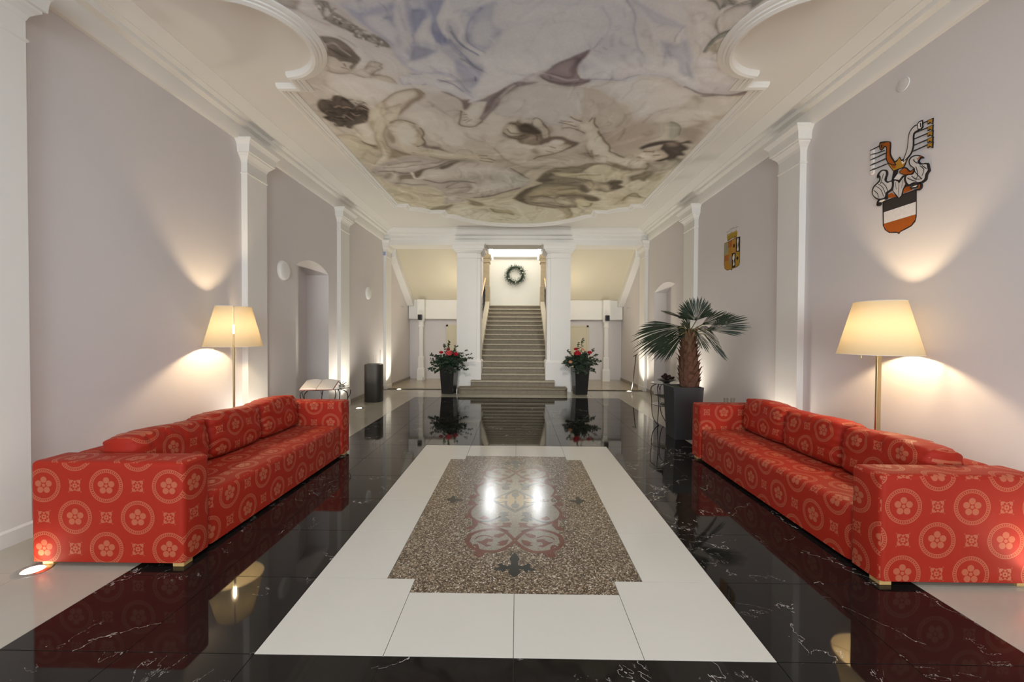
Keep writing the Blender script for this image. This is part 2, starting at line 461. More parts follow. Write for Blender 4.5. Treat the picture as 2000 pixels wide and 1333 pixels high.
def striploft(mb, pts, w_, z0, z1, mi=0):
    L_, R_ = strip(pts, w_)
    rings = [[(l[0], l[1], z0), (l[0], l[1], z1), (r[0], r[1], z1), (r[0], r[1], z0)] for l, r in zip(L_, R_)]
    mb.loft(rings, mi=mi)
FRESCO = """
0 150 140 128 0.118 0.8 -2.4 4.48 -2.03 4.56 -2.31 4.96 -2.73 5.71 -3.13 5.71
0 172 165 155 0.077 0.6 -2.1 4.56 -1.64 4.54 -0.99 4.65 -0.77 4.75 -1.35 4.71 -1.67 4.96 -1.88 4.87 -2.12 4.75
0 170 163 160 0.094 0.6 -1.92 3.67 -1.56 3.79 -1.29 4.16 -1.64 4.25 -1.71 3.92
0 171 160 140 0.049 0.7 -1.42 5.25 -1.21 5.16 -1.06 5.21 -0.94 5.36 -0.77 5.6 -0.84 6.1 -1.16 6 -1.29 5.81 -1.31 5.47
0 165 154 136 0.115 0.6 -0.81 4.96 -0.27 5.22 -0.12 5.37 -0.24 5.75 -0.63 5.89 -0.94 5.75
0 143 134 124 0.068 0.75 -0.83 4.77 -0.68 4.92 -0.59 5.24 -0.86 5.31 -1.03 5.21 -1.11 4.96
0 150 142 133 0.034 0.85 -0.32 5.21 -0.01 4.68 0.28 4.62 0.74 4.66 1.01 4.74 1.21 4.97 1.46 5.58 0.61 5.57 0.19 5.39
0 152 145 138 0.083 0.6 0.17 4.76 0.52 4.76 0.78 4.97 0.45 5.31 0.06 5.19
0 136 124 105 0.035 0.6 0.74 4.68 0.95 4.72 1.16 4.92 1.34 5.03 1.44 5.22 1.44 5.44 1.29 5.58 0.88 5.57
0 168 159 147 0.048 0.8 0.73 4.61 1.05 4.55 1.36 4.47 1.67 4.54 1.9 4.68 2.11 4.88 2.2 5.01 2.23 5.15 1.95 5.15 1.71 5.2 1.54 5.39 1.43 5.22 1.34 5.03 1.16 4.92 0.95 4.72
0 128 117 103 0.058 0.6 1.94 5.13 2.24 5.15 2.19 4.97 2.07 4.82 2 4.97
0 158 148 132 0.055 0.6 1.74 5.29 2.08 5.17 2.46 5.17 2.79 5.32 2.66 5.58 2.11 5.58
0 126 112 96 0.072 0.7 2.31 5.27 2.54 5.25 2.6 5.2 2.63 5.37 2.41 5.34
0 150 140 125 0.05 0.5 2.16 4.89 2.62 4.83 2.61 5.22 2.34 5.17
0 126 110 95 0.188 0.75 1.13 5.89 1.43 5.43 1.83 5.39 1.92 5.57 1.92 5.99 1.74 6.31 1.41 6.28
0 112 97 83 0.142 0.75 2.16 5.57 2.36 5.37 2.5 5.41 2.57 5.94 2.52 6.04 2.27 5.89
0 165 154 138 0.083 0.6 1.79 5.26 1.98 5.16 2.39 5.23 2.48 5.37 2.24 5.55 1.9 5.45
0 130 118 102 0.206 0.7 0.21 6.61 1.01 6.28 1.4 6.73 0.67 6.88 0.16 6.88
0 158 146 128 0.092 0.6 -0.39 5.94 -0.19 5.89 0.23 6.08 0.13 6.53 -0.21 6.5 -0.36 6.23
0 150 138 120 0.128 0.5 -0.28 6.44 0.22 6.55 1.08 6.67 0.54 6.88 0.03 6.82 -0.19 6.61
1 118 105 88 0.039 0.6 -0.36 6.18 -0.21 6.55 0.03 6.85 0.29 6.95 0.54 6.92
0 140 129 103 0.257 0.6 -2.46 7.74 -1.49 7.93 -1.53 8.71 -1.95 9.29 -2.37 8.83 -2.58 8.47
0 158 152 128 0.259 0.5 -1.46 8.83 -0.71 9.35 -0.08 8.7 0.33 9.35 0.37 10.35 -0.77 10.11 -1.58 9.57
0 150 142 112 0.272 0.5 -0.35 9.09 0.9 9.42 1.29 9.87 0.74 10.19 -0.39 10.2
0 150 139 112 0.091 0.7 -2.56 5.83 -2.19 5.77 -2.05 5.97 -2.12 6.35 -2.39 6.78 -2.56 6.49 -2.57 6.09
1 120 108 85 0.032 0.6 -2.54 5.81 -2.34 5.77 -2.23 5.88 -2.22 6.02
1 118 106 85 0.048 0.5 -2.55 6.52 -2.43 6.49 -2.3 6.25 -2.25 6.41
0 120 112 104 0.025 0.9 -2.01 3.45 -1.83 3.45 -1.87 3.51 -1.92 3.57 -1.99 3.54 -2.03 3.48
0 138 130 124 0.039 0.6 -1.99 3.45 -1.91 3.45 -1.94 3.5 -1.99 3.5
1 130 120 118 0.026 0.6 -1.9 3.57 -1.85 3.63 -1.77 3.69 -1.68 3.73
0 140 131 120 0.02 0.95 -1.87 4.07 -1.81 4.16 -1.67 4.22 -1.73 4.38 -1.9 4.42 -2.03 4.36
0 96 88 80 0.019 0.95 -1.85 3.88 -1.79 3.88 -1.69 3.92 -1.63 4.02 -1.62 4.13 -1.6 4.2 -1.67 4.27 -1.76 4.36 -1.77 4.31 -1.72 4.25 -1.79 4.22 -1.83 4.22 -1.84 4.16 -1.89 4.12 -1.85 3.98
0 74 67 60 0.038 0.6 -1.8 4.04 -1.67 4.07 -1.63 4.19 -1.68 4.25 -1.79 4.2
1 140 130 120 0.024 0.6 -1.85 3.97 -1.76 3.97 -1.72 4.05 -1.69 4.13
1 70 62 56 0.015 0.8 -1.83 4.02 -1.78 4.09 -1.73 4.16
1 80 72 64 0.02 0.8 -1.81 4.26 -1.81 4.3
1 90 80 72 0.013 0.8 -1.86 4.31 -1.79 4.35
0 150 142 130 0.02 0.95 -1.74 4.38 -1.58 4.32 -1.49 4.24 -1.42 4.26 -1.39 4.28 -1.42 4.37 -1.52 4.42 -1.59 4.51 -1.68 4.51 -1.75 4.43
1 108 98 88 0.014 0.8 -1.58 4.32 -1.49 4.24 -1.39 4.28 -1.43 4.32 -1.41 4.35 -1.51 4.4 -1.59 4.51
1 112 102 90 0.014 0.7 -2.03 4.36 -1.9 4.41 -1.77 4.42 -1.76 4.44 -1.67 4.5
0 152 143 124 0.029 0.9 -1.54 4.45 -1.41 4.46 -1.35 4.52 -1.36 4.58 -1.42 4.57 -1.57 4.5
1 118 106 90 0.014 0.7 -1.54 4.45 -1.41 4.47 -1.36 4.51 -1.35 4.58
0 112 108 100 0.021 0.95 -1.71 3.45 -1.6 3.45 -1.59 3.5 -1.58 3.56 -1.53 3.61 -1.49 3.68 -1.45 3.76 -1.37 3.81 -1.31 3.86 -1.26 3.94 -1.25 4.03 -1.36 4 -1.44 3.94 -1.52 3.89 -1.56 3.81 -1.63 3.74 -1.69 3.67 -1.71 3.61 -1.72 3.54
1 140 136 126 0.015 0.8 -1.71 3.48 -1.7 3.48
1 172 168 160 0.02 0.8 -1.69 3.52 -1.7 3.51
1 172 168 160 0.012 0.8 -1.7 3.51 -1.72 3.53
1 172 168 160 0.011 0.8 -1.74 3.52 -1.74 3.53
1 140 136 126 0.012 0.8 -1.66 3.49 -1.66 3.5
1 172 168 160 0.014 0.8 -1.7 3.52 -1.69 3.54
1 96 92 84 0.011 0.8 -1.65 3.47 -1.63 3.46
1 172 168 160 0.014 0.8 -1.74 3.52 -1.73 3.54
1 88 84 76 0.019 0.8 -1.65 3.49 -1.65 3.49
1 140 136 126 0.012 0.8 -1.66 3.58 -1.64 3.58
1 88 84 76 0.012 0.8 -1.64 3.58 -1.64 3.59
1 140 136 126 0.016 0.8 -1.63 3.54 -1.64 3.54
1 80 78 70 0.013 0.8 -1.65 3.52 -1.65 3.5
1 80 78 70 0.014 0.8 -1.65 3.57 -1.65 3.58
1 140 136 126 0.013 0.8 -1.65 3.54 -1.66 3.56
1 80 78 70 0.013 0.8 -1.71 3.54 -1.7 3.56
1 140 136 126 0.019 0.8 -1.69 3.55 -1.71 3.57
1 88 84 76 0.017 0.8 -1.67 3.53 -1.68 3.55
1 88 84 76 0.018 0.8 -1.69 3.65 -1.71 3.66
1 140 136 126 0.01 0.8 -1.58 3.6 -1.58 3.6
1 80 78 70 0.012 0.8 -1.64 3.61 -1.65 3.61
1 140 136 126 0.017 0.8 -1.61 3.58 -1.59 3.58
1 80 78 70 0.014 0.8 -1.58 3.55 -1.55 3.53
1 88 84 76 0.013 0.8 -1.6 3.58 -1.61 3.58
1 140 136 126 0.019 0.8 -1.65 3.61 -1.62 3.59
1 96 92 84 0.019 0.8 -1.59 3.62 -1.59 3.61
1 172 168 160 0.016 0.8 -1.64 3.57 -1.63 3.55
1 96 92 84 0.012 0.8 -1.55 3.68 -1.56 3.7
1 88 84 76 0.012 0.8 -1.62 3.68 -1.61 3.66
1 88 84 76 0.019 0.8 -1.57 3.63 -1.58 3.62
1 140 136 126 0.016 0.8 -1.59 3.69 -1.58 3.69
1 172 168 160 0.011 0.8 -1.55 3.66 -1.56 3.66
1 172 168 160 0.021 0.8 -1.59 3.63 -1.57 3.65
1 96 92 84 0.019 0.8 -1.62 3.71 -1.64 3.71
1 88 84 76 0.011 0.8 -1.58 3.71 -1.59 3.7
1 96 92 84 0.018 0.8 -1.57 3.64 -1.6 3.66
1 172 168 160 0.019 0.8 -1.51 3.76 -1.5 3.74
1 80 78 70 0.021 0.8 -1.57 3.7 -1.57 3.69
1 140 136 126 0.019 0.8 -1.52 3.7 -1.5 3.71
1 80 78 70 0.012 0.8 -1.58 3.69 -1.58 3.71
1 96 92 84 0.018 0.8 -1.53 3.77 -1.5 3.74
1 140 136 126 0.016 0.8 -1.48 3.67 -1.5 3.68
1 80 78 70 0.011 0.8 -1.58 3.7 -1.57 3.71
1 80 78 70 0.016 0.8 -1.59 3.72 -1.57 3.7
1 140 136 126 0.014 0.8 -1.55 3.7 -1.56 3.69
1 172 168 160 0.019 0.8 -1.54 3.84 -1.56 3.84
1 96 92 84 0.018 0.8 -1.49 3.73 -1.51 3.73
1 80 78 70 0.015 0.8 -1.5 3.8 -1.49 3.79
1 172 168 160 0.011 0.8 -1.5 3.81 -1.48 3.8
1 88 84 76 0.016 0.8 -1.51 3.76 -1.53 3.75
1 140 136 126 0.021 0.8 -1.47 3.83 -1.45 3.84
1 88 84 76 0.019 0.8 -1.55 3.8 -1.53 3.81
1 88 84 76 0.013 0.8 -1.47 3.74 -1.46 3.74
1 88 84 76 0.013 0.8 -1.51 3.79 -1.53 3.81
1 80 78 70 0.017 0.8 -1.51 3.89 -1.53 3.87
1 140 136 126 0.02 0.8 -1.41 3.82 -1.39 3.8
1 80 78 70 0.018 0.8 -1.45 3.87 -1.44 3.85
1 96 92 84 0.014 0.8 -1.45 3.89 -1.43 3.88
1 172 168 160 0.022 0.8 -1.48 3.86 -1.49 3.87
1 172 168 160 0.016 0.8 -1.46 3.9 -1.47 3.93
1 88 84 76 0.017 0.8 -1.4 3.81 -1.39 3.82
1 96 92 84 0.017 0.8 -1.45 3.86 -1.47 3.86
1 88 84 76 0.015 0.8 -1.44 3.9 -1.42 3.88
1 140 136 126 0.018 0.8 -1.42 3.9 -1.41 3.92
1 172 168 160 0.023 0.8 -1.36 3.91 -1.35 3.91
1 140 136 126 0.013 0.8 -1.33 3.86 -1.33 3.86
1 96 92 84 0.019 0.8 -1.39 3.87 -1.4 3.88
1 88 84 76 0.012 0.8 -1.42 3.9 -1.45 3.92
1 80 78 70 0.014 0.8 -1.34 3.92 -1.34 3.91
1 96 92 84 0.014 0.8 -1.36 3.91 -1.34 3.89
1 80 78 70 0.021 0.8 -1.4 3.85 -1.37 3.84
1 80 78 70 0.022 0.8 -1.4 3.88 -1.41 3.87
1 140 136 126 0.017 0.8 -1.38 3.95 -1.4 3.94
1 88 84 76 0.013 0.8 -1.32 3.92 -1.3 3.92
1 80 78 70 0.023 0.8 -1.36 4 -1.35 3.98
1 140 136 126 0.017 0.8 -1.26 3.91 -1.25 3.9
1 140 136 126 0.016 0.8 -1.31 3.98 -1.34 4
1 172 168 160 0.015 0.8 -1.32 3.96 -1.31 3.93
1 96 92 84 0.02 0.8 -1.31 3.98 -1.33 4.01
1 96 92 84 0.02 0.8 -1.39 4.01 -1.37 4.02
1 96 92 84 0.014 0.8 -1.33 3.93 -1.33 3.92
0 176 172 166 0.02 0.8 -1.66 3.57 -1.62 3.58 -1.65 3.62 -1.68 3.61
0 178 174 168 0.022 0.8 -1.43 3.81 -1.35 3.81 -1.38 3.85 -1.42 3.83
0 153 153 165 0.032 0.95 -1.42 3.45 -0.3 3.46 -0.43 4.92 -0.59 4.88 -0.84 4.75 -0.89 4.69 -1.04 4.6 -1.32 4.6 -1.25 4.5 -1.11 4.38 -1.19 4.22 -1.2 4.11 -1.22 4 -1.36 3.78 -1.42 3.67 -1.45 3.56
0 160 162 170 0.04 0.95 -0.73 3.45 0.97 3.46 1.26 4.52 1.05 4.55 0.69 4.51 0.69 4.06 0.51 4.18 0.26 4.37 0.01 4.55 -0.3 4.75 -0.58 4.94 -0.6 4.75 -0.94 4.45
0 160 160 166 0.038 0.95 0.54 3.46 1.29 3.47 1.4 3.58 1.52 3.73 1.67 4.05 1.8 4.3 2.01 4.63 2.04 4.8 1.88 4.67 1.67 4.52 1.36 4.47 1.08 4.54 0.71 4.51
0 155 150 152 0.041 0.9 1.53 3.74 1.74 4.17 2 4.17 2.07 4.3 2.36 4.5 2.41 4.72 2.61 4.76 2.35 4.81 2.05 4.8 2.01 4.63 1.81 4.31 1.64 4.01
0 164 158 152 0.048 0.9 1.3 3.47 1.59 3.47 1.72 3.58 1.82 3.81 1.8 4 1.74 4.17 1.53 3.74 1.4 3.58
0 140 132 136 0.053 0.7 2.02 4.76 2.4 4.8 2.61 4.75 2.46 4.69 2.13 4.59 1.99 4.59
1 170 164 168 0.052 0.6 1.76 4.22 2.03 4.24
1 136 130 134 0.034 0.5 1.83 4.33 2.1 4.33
1 166 160 160 0.056 0.5 1.91 4.45 2.23 4.47
1 92 82 84 0.031 0.9 1.87 4.67 2.02 4.78 2.18 4.82 2.41 4.82 2.6 4.76
0 100 90 88 0.024 0.8 2.12 4.83 2.41 4.82 2.61 4.75 2.6 4.83 2.36 4.83 2.17 4.87
0 172 173 179 0.061 0.95 -0.19 3.52 0.03 3.46 0.63 3.46 0.79 3.63 0.78 3.81 0.73 4.01 0.55 4.14 0.26 4.37 0.01 4.55 -0.25 4.71 -0.56 4.93 -0.49 4.71 -0.41 4.49 -0.38 4.29 -0.33 4.12 -0.22 4.02 -0.09 3.8 -0.22 3.72
0 180 181 186 0.083 0.7 -0.06 3.8 0.31 3.75 0.65 3.85 0.57 3.96 0.14 4.02 -0.1 4.02 -0.32 4.39 -0.36 4.29
0 178 177 178 0.083 0.6 -0.31 4.26 0.04 4.17 0.35 4.23 0.05 4.47 -0.34 4.68 -0.46 4.75
1 146 148 160 0.038 0.5 -0.09 3.78 0.08 3.73 0.23 3.67
1 150 152 162 0.043 0.5 0.13 3.77 0.36 3.71 0.49 3.68 0.65 3.76 0.76 3.76
1 150 152 160 0.041 0.5 0.01 3.68 0.09 3.54
0 162 160 158 0.059 0.6 -0.15 3.93 0.04 3.91 0.17 3.95 -0.01 3.99 -0.14 3.98
0 166 168 177 0.072 0.5 0.34 3.5 0.55 3.53 0.76 3.69 0.64 3.73 0.4 3.66
1 140 143 158 0.022 0.7 0.72 3.53 0.8 3.64 0.84 3.76 0.81 3.91 0.73 4.02
0 130 134 156 0.054 0.8 -1.41 3.51 -1.21 3.52 -1.03 3.49 -1.04 3.56 -1.16 3.62 -1.27 3.63 -1.35 3.65 -1.35 3.75 -1.21 3.96 -1.22 4.13 -1.17 4.28 -1.2 4.21 -1.23 3.97 -1.36 3.77 -1.43 3.66 -1.44 3.55
0 118 122 144 0.037 0.8 -1.19 3.65 -1.1 3.62 -1.05 3.6 -1.12 3.77 -1.14 3.7
0 168 168 176 0.039 0.8 -1.38 3.45 -0.96 3.45 -0.98 3.56 -1.02 3.52 -1.09 3.47 -1.28 3.55 -1.38 3.55
0 166 167 175 0.044 0.8 -1.03 3.56 -0.98 3.6 -0.99 3.8 -1.08 4.07 -1.19 4.1 -1.16 3.86 -1.09 3.67
0 164 166 175 0.033 0.7 -1.33 3.64 -1.21 3.65 -1.16 3.8 -1.21 3.93 -1.28 3.77
0 130 134 156 0.042 0.85 -0.95 3.45 -0.77 3.45 -0.8 3.68 -0.9 3.79 -0.98 3.9 -1 3.8 -0.95 3.58
0 112 117 142 0.037 0.8 -0.9 3.57 -0.8 3.55 -0.8 3.66 -0.87 3.77 -0.94 3.84 -0.95 3.74
0 150 154 172 0.025 0.8 -0.91 3.47 -0.79 3.48 -0.8 3.55 -0.9 3.55
0 112 117 142 0.038 0.9 -0.77 3.45 -0.61 3.46 -0.71 3.64 -0.7 3.75 -0.65 3.94 -0.73 4 -0.78 3.94 -0.79 3.8 -0.77 3.65
0 96 102 132 0.035 0.7 -0.76 3.84 -0.7 3.85 -0.65 3.97 -0.71 4 -0.77 3.96
0 178 178 184 0.021 0.95 -0.6 3.46 -0.57 3.49 -0.56 3.58 -0.6 3.7 -0.63 3.8 -0.65 3.93 -0.68 3.83 -0.71 3.7 -0.71 3.63 -0.66 3.52
0 140 144 160 0.032 0.7 -0.67 3.67 -0.61 3.65 -0.6 3.71 -0.64 3.84 -0.66 3.75
0 172 172 178 0.028 0.9 -0.97 3.92 -0.9 3.79 -0.8 3.68 -0.79 3.79 -0.8 3.96
0 140 142 158 0.049 0.8 -1.01 3.93 -0.8 3.97 -0.65 4.03 -0.58 4.22 -0.65 4.24 -0.76 4.07 -0.94 3.98 -1.03 3.98
0 112 116 136 0.05 0.85 -1.04 3.98 -0.91 4.01 -0.8 4.06 -0.83 4.12 -0.96 4.16 -1.1 4.24 -1.11 4.16
0 170 169 176 0.059 0.7 -1.12 4.28 -0.94 4.19 -0.77 4.1 -0.76 4.29 -0.87 4.42 -1.03 4.35
0 120 124 142 0.048 0.85 -0.65 4.21 -0.59 4.25 -0.49 4.37 -0.44 4.49 -0.49 4.64 -0.56 4.56 -0.62 4.42 -0.67 4.32
0 108 113 136 0.031 0.6 -0.65 3.93 -0.59 4.03 -0.52 4.21 -0.43 4.32 -0.48 4.29 -0.59 4.13 -0.66 4.01
1 112 117 142 0.025 0.8 -0.64 3.94 -0.56 4.09 -0.48 4.25 -0.39 4.37
1 96 100 120 0.02 0.8 -0.52 4.21 -0.46 4.29 -0.43 4.35
1 130 134 156 0.035 0.7 -1.2 4.16 -1.14 4.3 -1 4.4 -0.83 4.42 -0.69 4.53 -0.59 4.71
1 110 110 128 0.022 0.8 -1.21 4.45 -1.06 4.49 -0.87 4.54 -0.74 4.67 -0.65 4.73
1 120 118 132 0.029 0.7 -0.89 4.38 -0.72 4.45 -0.6 4.67 -0.54 4.75
0 174 172 178 0.045 0.8 -1.18 4.45 -0.84 4.47 -0.66 4.64 -0.57 4.86 -0.78 4.77 -0.88 4.69 -1.04 4.58 -1.28 4.58
1 100 102 120 0.019 0.8 -0.85 4.54 -0.73 4.62 -0.61 4.75
1 104 106 124 0.022 0.8 -1.06 4.62 -1.01 4.6
1 120 118 128 0.021 0.7 -1.13 4.41 -1.02 4.42
1 128 124 136 0.029 0.7 -1.28 4.5 -1.29 4.6 -1.2 4.59
0 138 142 158 0.043 0.85 -0.57 3.58 -0.4 3.54 -0.14 3.46 -0.19 3.52 -0.23 3.7 -0.11 3.79 -0.21 3.91 -0.23 3.99 -0.32 4.07 -0.45 3.96 -0.48 3.84 -0.43 3.68 -0.47 3.59
0 154 158 170 0.045 0.7 -0.42 3.74 -0.27 3.68 -0.24 3.84 -0.27 3.99 -0.39 3.97 -0.44 3.9
1 112 117 142 0.022 0.8 -0.32 3.54 -0.43 3.67 -0.48 3.8 -0.47 3.93 -0.4 4.03 -0.32 4.1
1 90 95 115 0.024 0.85 -0.61 3.83 -0.58 3.93 -0.5 4.04 -0.39 4.15
1 110 112 125 0.028 0.7 -0.61 3.75 -0.59 3.88 -0.52 3.99
1 130 134 156 0.03 0.7 -0.19 3.52 -0.26 3.48 -0.32 3.59 -0.46 3.62
1 176 178 186 0.04 0.7 -0.55 3.63 -0.52 3.8 -0.54 3.93 -0.36 4.13
1 170 172 180 0.029 0.7 -0.46 3.52 -0.35 3.5 -0.19 3.46
0 128 130 148 0.056 0.8 -0.64 4.22 -0.53 4.3 -0.38 4.29 -0.39 4.46 -0.49 4.67 -0.61 4.66 -0.67 4.42
1 92 94 112 0.017 0.7 -0.58 4.19 -0.47 4.3 -0.39 4.39
1 92 92 108 0.018 0.8 -0.48 4.49 -0.48 4.56
1 130 134 150 0.036 0.7 -0.91 4.29 -0.86 4.38 -0.73 4.49 -0.61 4.71 -0.52 4.86
1 118 122 136 0.019 0.85 0.87 3.46 0.95 3.56 1.03 3.71 1.07 3.83 1.15 3.98 1.23 4.1
1 140 143 155 0.026 0.6 0.73 3.55 0.82 3.66 0.83 3.76
1 176 176 182 0.039 0.7 0.82 3.46 0.94 3.59
0 140 142 154 0.041 0.8 0.93 3.48 1.13 3.56 1.46 3.74 1.43 3.79 1.17 3.72 1.06 3.61
0 176 172 170 0.04 0.8 0.98 3.46 1.27 3.47 1.41 3.6 1.52 3.74 1.24 3.61
0 168 165 162 0.047 0.8 1.05 3.69 1.16 3.71 1.29 3.94 1.47 4.23 1.42 4.26 1.17 3.98
0 128 130 144 0.05 0.8 1.33 3.94 1.51 4 1.54 3.94 1.64 4 1.77 4.27 1.92 4.5 1.71 4.43 1.58 4.23 1.47 4.17
0 172 170 168 0.04 0.7 1.23 3.81 1.43 3.85 1.53 3.97 1.41 3.94 1.28 3.9
1 118 118 130 0.014 0.8 1.49 3.77 1.49 3.85 1.48 3.9 1.49 3.96
1 122 124 138 0.019 0.7 1.44 4.03 1.48 4.23 1.48 4.3
1 180 176 178 0.029 0.6 1.51 3.81 1.51 3.89 1.52 3.97
0 142 144 152 0.062 0.7 0.76 3.91 0.83 3.86 1.05 3.98 1.21 4.12 0.98 4.23 0.69 4.39 0.67 4.23 0.72 4.08
0 146 146 154 0.052 0.7 1.24 4.14 1.43 4.3 1.26 4.3 1.15 4.22
0 176 162 168 0.041 0.85 1.07 4.5 1.08 4.34 1.17 4.25 1.31 4.3 1.3 4.43 1.18 4.48
0 168 158 164 0.068 0.6 1.26 4.3 1.44 4.33 1.52 4.43 1.31 4.45
1 116 112 122 0.021 0.8 0.71 4.53 0.84 4.51 1.08 4.55 1.17 4.5 1.28 4.47
1 130 124 132 0.022 0.7 1.4 4.46 1.65 4.52 1.82 4.65
1 110 112 126 0.018 0.6 0.72 4.04 0.79 3.9
1 110 112 126 0.018 0.6 0.81 4.02 0.85 4.05
1 150 148 160 0.04 0.5 1.46 4.36 1.47 4.23 1.65 4.36
0 112 99 101 0.021 0.95 0.69 4.06 0.67 4.18 0.63 4.29 0.68 4.5 0.82 4.52 0.7 4.64 0.51 4.64 0.34 4.6 0.25 4.51 0.22 4.42 0.32 4.36 0.46 4.23 0.63 4.11
0 86 74 78 0.033 0.7 0.68 4.08 0.64 4.23 0.64 4.39 0.6 4.5 0.56 4.36 0.6 4.2
1 150 138 138 0.028 0.7 0.25 4.42 0.4 4.48 0.53 4.55 0.66 4.53
1 84 72 74 0.029 0.8 0.26 4.51 0.39 4.58 0.61 4.6 0.79 4.55
1 88 76 78 0.021 0.7 0.37 4.44 0.52 4.51 0.58 4.5
1 96 84 84 0.02 0.6 0.36 4.32 0.5 4.23 0.61 4.2
0 150 142 140 0.029 0.9 0 4.55 0.22 4.39 0.32 4.36 0.24 4.49 0.32 4.6 0.16 4.59 0.05 4.56
0 112 100 100 0.024 0.95 0 4.56 0.09 4.57 0.23 4.6 0.05 4.66 -0.02 4.72 -0.12 4.82 -0.2 4.96 -0.27 5.1 -0.34 5.21 -0.51 5.46 -0.58 5.54 -0.51 5.31 -0.42 5.09 -0.36 4.94 -0.51 4.96 -0.31 4.82 -0.14 4.66
0 84 72 72 0.033 0.7 -0.14 4.68 -0.19 4.82 -0.29 5.01 -0.38 5.17 -0.46 5.19 -0.31 4.92
0 150 143 132 0.031 0.7 -0.03 4.64 -0.11 4.72 -0.19 4.88 -0.12 4.78
0 160 152 134 0.036 0.98 -0.66 5.09 -0.53 4.98 -0.4 4.96 -0.44 5.17 -0.51 5.31 -0.49 5.41 -0.58 5.53 -0.71 5.53 -0.76 5.44 -0.73 5.24
0 172 165 146 0.053 0.7 -0.62 5.12 -0.47 5.03 -0.5 5.21 -0.6 5.33 -0.67 5.21
1 92 82 70 0.028 0.85 -0.71 5.16 -0.75 5.31 -0.76 5.49 -0.68 5.55 -0.57 5.54 -0.48 5.41
1 100 90 76 0.018 0.8 -0.71 5.26 -0.66 5.24
1 100 90 76 0.018 0.8 -0.71 5.33 -0.66 5.31
1 100 90 76 0.019 0.8 -0.7 5.4 -0.64 5.35
1 100 90 76 0.019 0.8 -0.68 5.45 -0.61 5.38
0 100 88 84 0.033 0.95 -0.87 4.76 -0.76 4.79 -0.65 4.9 -0.56 4.9 -0.58 4.96 -0.54 4.98 -0.61 5.09 -0.67 5.12 -0.67 4.98 -0.72 4.86
0 82 72 63 0.027 0.97 -2.46 5.03 -2.35 4.9 -2.25 4.9 -2.21 4.92 -2.15 4.84 -2.08 4.85 -2.01 4.9 -1.98 5.02 -1.98 5.07 -1.91 5.03 -1.86 5.08 -1.85 5.17 -1.91 5.28 -1.99 5.41 -2.05 5.45 -2.19 5.49 -2.24 5.59 -2.31 5.57 -2.31 5.51 -2.35 5.54 -2.41 5.53 -2.41 5.45 -2.46 5.41 -2.51 5.32 -2.5 5.29 -2.45 5.26 -2.47 5.13
1 96 84 74 0.025 0.65 -2.48 5.28 -2.41 5.26 -2.4 5.29
1 96 84 74 0.02 0.65 -1.91 4.95 -1.85 4.95 -1.83 5.02
1 60 50 44 0.023 0.65 -2.29 5.33 -2.21 5.28 -2.19 5.3
1 60 50 44 0.021 0.65 -2.47 5.31 -2.43 5.29 -2.39 5.38
1 112 98 86 0.029 0.65 -2.08 5.22 -2.02 5.21 -1.99 5.2
1 70 60 52 0.018 0.65 -1.97 5.11 -1.92 5.14 -1.86 5.12
1 126 110 96 0.031 0.65 -2.18 5.21 -2.12 5.18 -2.08 5.23
1 60 50 44 0.02 0.65 -2.19 5.29 -2.11 5.25 -2.12 5.33
1 112 98 86 0.019 0.65 -2.42 5.32 -2.38 5.32 -2.34 5.35
1 112 98 86 0.025 0.65 -2.02 5.38 -2 5.41 -1.96 5.41
1 60 50 44 0.03 0.65 -2.19 5.17 -2.16 5.2 -2.08 5.15
1 60 50 44 0.028 0.65 -2.02 5.22 -1.95 5.2 -1.94 5.3
1 112 98 86 0.024 0.65 -1.99 5.14 -1.93 5.08 -1.9 5.13
1 60 50 44 0.025 0.65 -2.38 5.17 -2.34 5.18 -2.3 5.19
1 112 98 86 0.023 0.65 -2.04 5.12 -1.99 5.09 -1.93 5.14
1 60 50 44 0.028 0.65 -2.25 5.12 -2.2 5.1 -2.15 5.15
1 96 84 74 0.021 0.65 -2.27 4.94 -2.22 4.89 -2.19 4.93
1 60 50 44 0.021 0.65 -2.11 4.96 -2.05 4.91 -2.01 4.96
1 112 98 86 0.021 0.65 -2.44 5.17 -2.38 5.13 -2.34 5.15
1 70 60 52 0.021 0.65 -1.99 5.22 -1.93 5.21 -1.88 5.22
1 70 60 52 0.025 0.65 -2.28 5.06 -2.22 5.01 -2.21 5.13
1 60 50 44 0.025 0.65 -2.05 4.94 -2.02 4.93 -1.95 4.92
1 126 110 96 0.022 0.65 -2.15 5.09 -2.1 5.07 -2.06 5.1
1 126 110 96 0.019 0.65 -2.09 5.24 -2.06 5.27 -2.01 5.25
1 126 110 96 0.02 0.65 -2.33 5.26 -2.27 5.28 -2.23 5.29
1 126 110 96 0.023 0.65 -1.94 5.11 -1.9 5.12 -1.87 5.16
1 126 110 96 0.031 0.65 -2.25 5.3 -2.2 5.25 -2.16 5.36
1 60 50 44 0.023 0.65 -2.46 5.27 -2.42 5.29 -2.4 5.3
1 70 60 52 0.031 0.65 -2.43 5.15 -2.38 5.11 -2.36 5.22
1 126 110 96 0.018 0.65 -2.24 5.08 -2.17 5.04 -2.16 5.06
1 60 50 44 0.019 0.65 -2.13 5.21 -2.08 5.17 -2.03 5.24
1 70 60 52 0.029 0.65 -2.28 5.38 -2.21 5.34 -2.18 5.35
1 60 50 44 0.027 0.65 -1.95 4.99 -1.93 5.02 -1.85 4.97
1 96 84 74 0.02 0.65 -2.32 5.34 -2.28 5.35 -2.22 5.35
1 78 68 58 0.016 0.8 -2.19 4.9 -2.15 4.85 -2.08 4.84 -2.03 4.9
1 80 70 60 0.017 0.8 -1.94 5.05 -1.87 5.03 -1.85 5.12
1 78 68 58 0.024 0.8 -2.42 5.47 -2.42 5.54 -2.34 5.54
